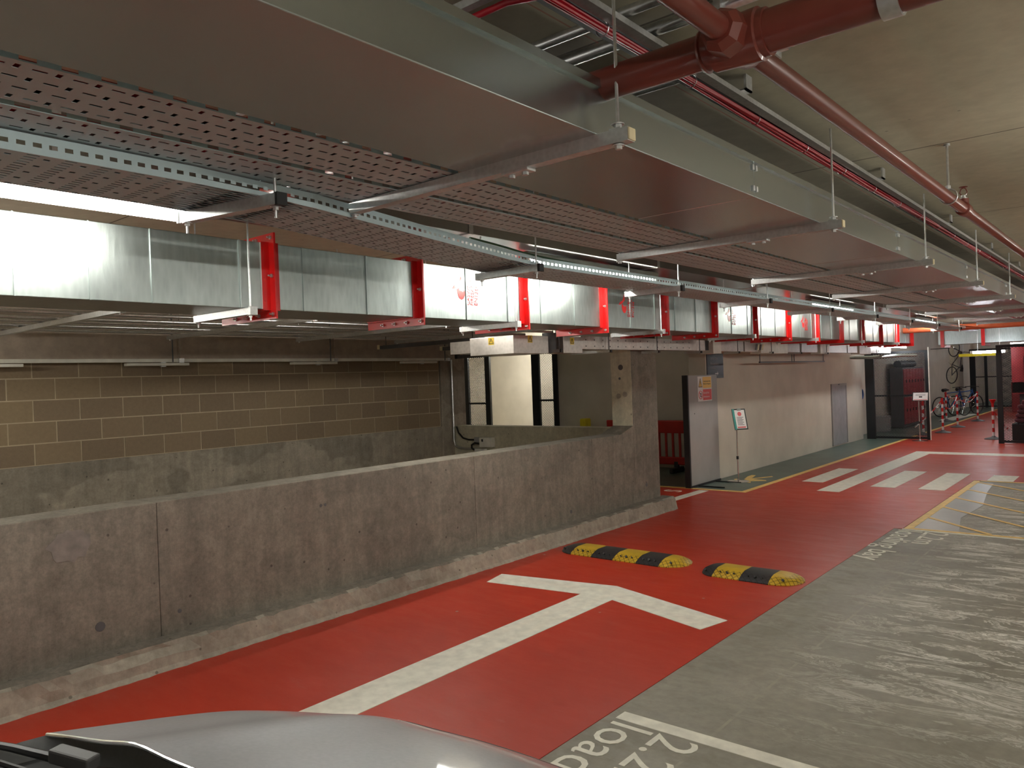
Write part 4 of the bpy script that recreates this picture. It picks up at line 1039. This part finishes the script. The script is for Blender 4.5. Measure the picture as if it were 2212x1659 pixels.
# ================================================================== CHAIN POSTS
def chain_post(label, x, y, top=True):
    t = thing('chain_post', label, 'post', (x, y, 0), 'red and white chain posts')
    obj('base', MB().lathe([(.19, .003), (.19, .012), (.15, .03), (.07, .05), (.045, .06), (.035, .075)], (x, y, 0), 24), 'dark_grey', t)
    z = .07
    for k in range(8):
        h = .095
        obj('band', MB().tube((x, y, z), (x, y, z + h), 0.026, 12), 'post_white' if k % 2 == 0 else 'post_red', t); z += h
    obj('cap', MB().lathe([(.027, 0), (.030, .01), (.030, .05), (.024, .065)], (x, y, z), 14), 'post_red', t)
    return (x, y, z + .02)
cps = {}
for nm, lab, x, y in (('a', 'chain post with round base on the yellow line nearest the gate opening', -4.24, 22.1),
                      ('b', 'chain post standing furthest back on the green path', -5.0, 26.6),
                      ('c', 'middle chain post straddling the yellow line', -4.26, 24.1),
                      ('d', 'chain post furthest right of the chained row', -4.18, 26.7),
                      ('f', 'chain post seen through the mesh gate behind the sign stand', -4.52, 21.3)):
    cps[nm] = chain_post(lab, x, y)
x, y = -2.90, 20.45
cps['e'] = chain_post('chain post with flared red top beside the mesh fence', x, y)
tp = obj('flared_top', MB().lathe([(.03, 0), (.05, .05), (.075, .09), (.06, .085), (.03, .06)], (x, y, .82), 18), 'post_red'); tp.parent = None
pe = [o for o in bpy.data.objects if o.get('label', '').startswith('chain post with flared')][0]
tp.location = Vector(tp.location) - pe.location; tp.parent = pe
def chain(label, a, c_, sag, n=8):
    t = thing('chain', label, 'chain', ((a[0] + c_[0]) / 2, (a[1] + c_[1]) / 2, a[2] - sag), 'red and white chains')
    P = lambda f: Vector(a) * (1 - f) + Vector(c_) * f - Vector((0, 0, sag * 4 * f * (1 - f)))
    for k in range(n):
        obj('chain_length', MB().path([P((k + j / 3) / n) for j in range(4)], 0.014, 6), 'post_white' if k % 2 else 'post_red', t)
chain('chain sagging between the two front posts on the yellow line', cps['a'], cps['c'], .28)
chain('chain between the middle post and the right-hand post', cps['c'], cps['d'], .22)
chain('chain between the back post and the middle post', cps['b'], cps['c'], .10)
chain('chain behind, between the back post and the right-hand post', cps['b'], cps['d'], .22)
chain('chain hanging from the front post towards the post behind the gate', cps['a'], (-4.55, 20.6, .25), .05)
chain('chain hanging from the flared post behind the fence', (-2.87, 20.47, .62), (-2.60, 20.6, .20), .06)

# ================================================================== CYCLE STORE
lk = thing('locker_bank', 'bank of red lockers behind the mesh gate', 'lockers', (-5.62, 24.7, 0))
obj('carcass', B(-5.80, 23.5, 0.02, -5.47, 26.0, 1.70), 'dark_grey', lk)
for k in range(7):
    for q, (z0, z1) in enumerate(((.10, .86), (.93, 1.66))):
        dd = obj('locker_door', B(-5.47, 23.55 + .35 * k, z0, -5.45, 23.55 + .35 * k + .31, z1), 'locker_red', lk, 0.004)
        obj('handle', B(-5.45, 23.55 + .35 * k + .24, (z0 + z1) / 2 - .03, -5.43, 23.55 + .35 * k + .27, (z0 + z1) / 2 + .05), 'sign_black', dd)
tag(obj('rolled_mat', MB().path([(-5.62, 23.6, 1.80), (-5.62, 25.4, 1.80)], 0.10, 14), 'black_rubber'), 'black roll lying on top of the red lockers', 'roll')
tag(obj('grey_crate', B(-5.86, 22.0, 0.003, -5.55, 22.45, 0.42), 'grey_panel', None, 0.01), 'pale grey crate on the floor behind the mesh gate', 'crate')
hs = MB()
for k in range(4): hs.torus((-5.87 + .012 * k, 20.9, 1.06), (1, 0, 0), 0.15 - .008 * k, 0.011, 24, 6)
tag(obj('hose_coil', hs, 'blue_hose'), 'blue hose coiled on the wall behind the mesh gate', 'hose')
tag(obj('wall_pipe', MB().tube((-5.87, 20.9, 1.2), (-5.87, 20.9, 2.9), 0.012, 8), 'galv_conduit'), 'thin pipe on the wall above the blue hose', 'pipe')
tag(obj('tarpaulin_duct', MB().path([(-5.7, 19.0, 1.99), (-5.0, 19.2, 1.97), (-4.5, 19.3, 1.99), (-4.2, 19.4, 1.98)], [.03, .045, .04, .03], 10), 'galv_fire_duct'), 'crumpled foil sleeve above the mesh gate', 'sleeve')
def bicycle(label, o0, u, v, s=1.0):
    """bicycle in the plane spanned by u (forward) and v (up)"""
    o0 = Vector(o0); u = Vector(u).normalized(); v = Vector(v).normalized(); ax = u.cross(v)
    P = lambda a, b_, c_=0: o0 + u * a * s + v * b_ * s + ax * c_ * s
    t = thing('bicycle', label, 'bicycle', o0)
    for a in (0, 1.05):
        wh = obj('wheel', MB().torus(P(a, .34), ax, .32 * s, .018 * s, 26, 6), 'black_rubber', t)
        sp2 = MB()
        for k in range(8):
            th = k * math.pi / 8; sp2.path([P(a + .31 * math.cos(th), .34 + .31 * math.sin(th)), P(a - .31 * math.cos(th), .34 - .31 * math.sin(th))], .002, 4)
        obj('spokes', sp2, 'chrome', wh)
    fr = MB()
    for a, b_ in (((0, .34), (.42, .30)), ((.42, .30), (.28, .80)), ((.28, .78), (.88, .82)), ((.88, .80), (.42, .30)), ((0, .34), (.30, .74)), ((.86, .88), (1.05, .34))):
        fr.path([P(*a), P(*b_)], .017 * s, 8)
    obj('frame', fr, 'blue_hose' if 'blue' in label else 'dark_grey', t)
    obj('handlebar', MB().path([P(.86, .95, -.26), P(.88, .97, 0), P(.86, .95, .26)], .012 * s, 8).path([P(.86, .88), P(.88, .97)], .013 * s, 8), 'sign_black', t)
    obj('saddle', MB().path([P(.14, .88), P(.26, .90), P(.40, .89)], [.06 * s, .05 * s, .018 * s], 8).path([P(.28, .80), P(.27, .89)], .012 * s, 8), 'black_rubber', t)
    obj('crank', MB().path([P(.42, .30, -.05), P(.50, .16, -.06)], .01 * s, 6).path([P(.42, .30, .05), P(.34, .44, .06)], .01 * s, 6).torus(P(.42, .30, .03), ax, .09 * s, .006 * s, 16, 5), 'chrome', t)
    return t
bicycle('blue-framed bicycle standing by the far wall behind the chain posts', (-5.55, 28.6, 0.0), (0.55, 0.9, 0), (0, 0, 1))
bicycle('dark bicycle parked close behind the blue one', (-5.30, 29.5, 0.0), (0.5, 0.9, 0), (0, 0, 1))
hung = bicycle('bicycle hung upright on the wall of the cycle store', (-5.45, 29.2, 1.38), (0.1, 0, 1), (0.7, -0.7, 0), 0.85)
obj('wall_hook', MB().path([(-5.9, 29.2, 2.28), (-5.30, 29.0, 2.28), (-5.22, 28.95, 2.34)], .012, 8), 'dark_grey', hung)
# red cabin and covered load behind the right-hand fence
rc = thing('red_cabin', 'red cabin with a framed window behind the mesh fence', 'cabin', (-1.6, 21.6, 0))
obj('upper_wall', B(-2.62, 21.3, 1.86, 1.0, 22.4, 2.12), 'locker_red', rc)
obj('side_post', B(-2.62, 21.3, 1.0, -2.38, 22.4, 1.86), 'locker_red', rc)
obj('lower_wall', B(-2.62, 21.3, 1.02, 1.0, 22.4, 1.27), 'locker_red', rc)
obj('plinth', B(-2.5, 21.5, 0.003, 1.0, 22.4, 1.02), 'dark_grey', rc)
obj('window', B(-2.38, 21.34, 1.27, 1.0, 21.36, 1.86), 'glass_dark', rc)
for zz in (1.52,): obj('window_bar', B(-2.38, 21.31, zz, 1.0, 21.34, zz + .03), 'locker_red', rc)
obj('window_bar', B(-1.95, 21.31, 1.27, -1.92, 21.34, 1.86), 'locker_red', rc)
text('lettering', 'SPORT', 0.13, (-2.20, 21.298, 1.09), (1, 0, 0), (0, 0, 1), 'sign_white', rc, 0.001)
st = thing('covered_stack', 'stack of maroon folded covers behind the mesh fence', 'covers', (-1.9, 20.6, 0))
z = 0.40
for k in range(7):
    ins = [0, .02, .05, .06, .13, .22, .36][k]
    ly = MB().box(-2.46 + ins, 20.2 + ins * .3, z, -1.2, 21.1, z + .095)
    obj('folded_cover', ly, 'maroon_cloth', st, 0.035); z += .1
tag(obj('black_crate', B(-2.5, 20.1, 0.003, -1.95, 21.0, 0.38), 'black_rubber', None, 0.015), 'black crate under the maroon covers behind the fence', 'crate')
tag(obj('red_bin', B(-3.9, 31.5, 0.003, -2.6, 32.5, 1.05), 'locker_red', None, 0.03), 'dark red bin at the back of the cycle store', 'bin')
tag(obj('cream_box', B(-3.5, 31.7, 1.05, -3.1, 32.1, 1.25), 'cream_metal', None, 0.01), 'cream box on top of the dark red bin', 'box')

# ================================================================== SILVER CAR
CX = -1.30
car = thing('car', 'silver car whose bonnet and wiper show at the bottom left', 'car', (CX, -0.6, 0))
def loft(sections, mirror=True):
    """sections: list of (y, [(x, z), ...]) half profiles from sill to centre; closed by mirroring about CX"""
    m = MB(); m.smooth = True; n = len(sections[0][1]) * 2 - 1
    for y, pr in sections:
        m.v += [(CX - x, y + dy, z) for (x, z, *r) in pr for dy in ((r[0] if r else 0),)]
        m.v += [(CX + x, y + (r[0] if r else 0), z) for (x, z, *r) in reversed(pr[:-1])]
    for k in range(len(sections) - 1):
        for q in range(n - 1):
            a = k * n + q; m.f.append((a, a + n, a + n + 1, a + 1))
    return m
CX = -1.12
car.location = (CX, -0.6, 0)
def grid(f, nu, nv):
    m = MB(); m.smooth = True
    for j in range(nv + 1):
        for i in range(nu + 1): m.v.append(f(i / nu * 2 - 1, j / nv))
    for j in range(nv):
        for i in range(nu):
            a = j * (nu + 1) + i; m.f.append((a, a + 1, a + nu + 2, a + nu + 1))
    return m
def hoodf(u_, v_):
    yr = 0.74 - 0.095 * u_ * u_; yf = 1.47 - 0.16 * abs(u_) ** 2.4
    ze = 0.98 - 0.15 * v_ - 0.05 * v_ ** 5
    crown = 0.045 * (1 - abs(u_) ** 2.5) + 0.012 * math.exp(-((abs(u_) - .62) / .10) ** 2)
    return (CX + u_ * 0.85, yr + (yf - yr) * v_, ze + crown * (1 - .3 * v_))
o = obj('bonnet', grid(hoodf, 48, 24), 'car_silver', car)
edge = [hoodf(-1 + k / 24, 0) for k in range(49)]
obj('glint_bead', MB().path([(x_, y_ - .002, z_ - .003) for x_, y_, z_ in edge], .0045, 8), 'chrome', o)  # chrome bead added to imitate the highlight on the rolled painted edge
edge = [hoodf(-1 + k / 24, 1) for k in range(49)]
obj('glint_bead', MB().path([(x_, y_ + .001, z_ - .002) for x_, y_, z_ in edge], .003, 8), 'chrome', o)  # same added highlight bead along the front edge
def facef(u_, v_):
    x_, y_, z_ = hoodf(u_, 1); t_ = v_
    return (x_ * 1 if abs(u_) < .99 else x_, y_ + 0.10 * math.sin(min(1, t_ * 1.6) * 1.57) - .05 * t_ * t_, z_ - 0.004 - (z_ - 0.22) * t_)
obj('front_bumper', grid(facef, 32, 10), 'car_silver', car)
obj('grille', grid(lambda u_, v_: (CX + u_ * .45, hoodf(u_ * .53, 1)[1] + .108 + .004, .60 - .2 * v_), 12, 2), 'sign_black', car)
for sd in (-1, 1):
    def sidef(u_, v_, sd=sd):
        f = (u_ + 1) / 2; y_ = -3.0 + f * (1.31 + 3.0)
        ztop = 0.98 - 0.20 * max(0, (y_ - .645) / .665) if y_ > .645 else 0.98
        bulge = 0.035 * math.sin(v_ * 3.14)
        return (CX + sd * (0.85 + bulge), y_, ztop - (ztop - .24) * v_)
    obj('body_side', grid(sidef, 60, 8), 'car_silver', car)
    for yw in (0.72, -1.95):
        wh = obj('wheel', MB().path([(CX + sd * .70, yw, .31), (CX + sd * .885, yw, .31)], 0.305, 28), 'black_rubber', car)
        obj('hub', MB().path([(CX + sd * .88, yw, .31), (CX + sd * .893, yw, .31)], 0.20, 20), 'chrome', wh)
        obj('wheel_arch', MB().path([(CX + sd * .80, yw, .33), (CX + sd * .882, yw, .33)], 0.36, 28), 'sign_black', wh)
    obj('side_glass', MB().prism([(CX + sd * .845, .50, .985), (CX + sd * .845, -2.7, .985), (CX + sd * .66, -2.3, 1.40), (CX + sd * .66, -.38, 1.40)], (sd * .004, 0, .002)), 'glass_dark', car)
    obj('lamp_unit', MB().box(CX + sd * .76 - .13, 1.28, .54, CX + sd * .76 + .03, 1.40, .70), 'chrome', car, 0.03)
    mr = MB().path([(CX + sd * .86, .28, 1.0), (CX + sd * 1.0, .26, 1.04)], .03, 8); 
    if sd < 0: obj('mirror', mr.box(CX + sd * 1.12, .2, .97, CX + sd * .95, .32, 1.12), 'car_silver', car, 0.02)
obj('scuttle', grid(lambda u_, v_: (CX + u_ * .845, hoodf(u_, 0)[1] - .014 - .17 * v_, hoodf(u_, 0)[2] - .05 + .02 * v_), 24, 3), 'sign_black', car)
obj('windscreen', grid(lambda u_, v_: (CX + u_ * (.83 - .17 * v_), hoodf(u_, 0)[1] - .17 - (.93 - .05 * u_ * u_) * v_, .955 + .03 * (1 - u_ * u_) + .44 * v_), 24, 6), 'glass_dark', car)
obj('roof', grid(lambda u_, v_: (CX + u_ * .67, -.36 - 2.0 * v_, 1.40 + .05 * (1 - u_ * u_) - .03 * v_ * v_), 16, 8), 'car_silver', car)
obj('tail', grid(lambda u_, v_: (CX + u_ * (.67 + .18 * min(1, v_ * 2)), -2.36 - .66 * min(1, v_ * 2), 1.37 - 1.1 * v_), 12, 8), 'car_silver', car)
wp = MB(); wp.path([(-2.05, .50, 1.0), (-1.90, .555, 1.0), (-1.72, .63, .985)], [.006, .009, .011], 8)
wo = obj('wiper_arm', wp, 'black_metal', car)
obj('wiper_blade', MB().path([(-2.08, .47, .99), (-1.78, .55, .985), (-1.2, .60, 1.0)], .006, 6), 'black_rubber', wo)
obj('wiper_knuckle', MB().bar((-1.80, .60, 1.0), (-1.70, .64, .99), .035, .03), 'dark_grey', wo, 0.005)
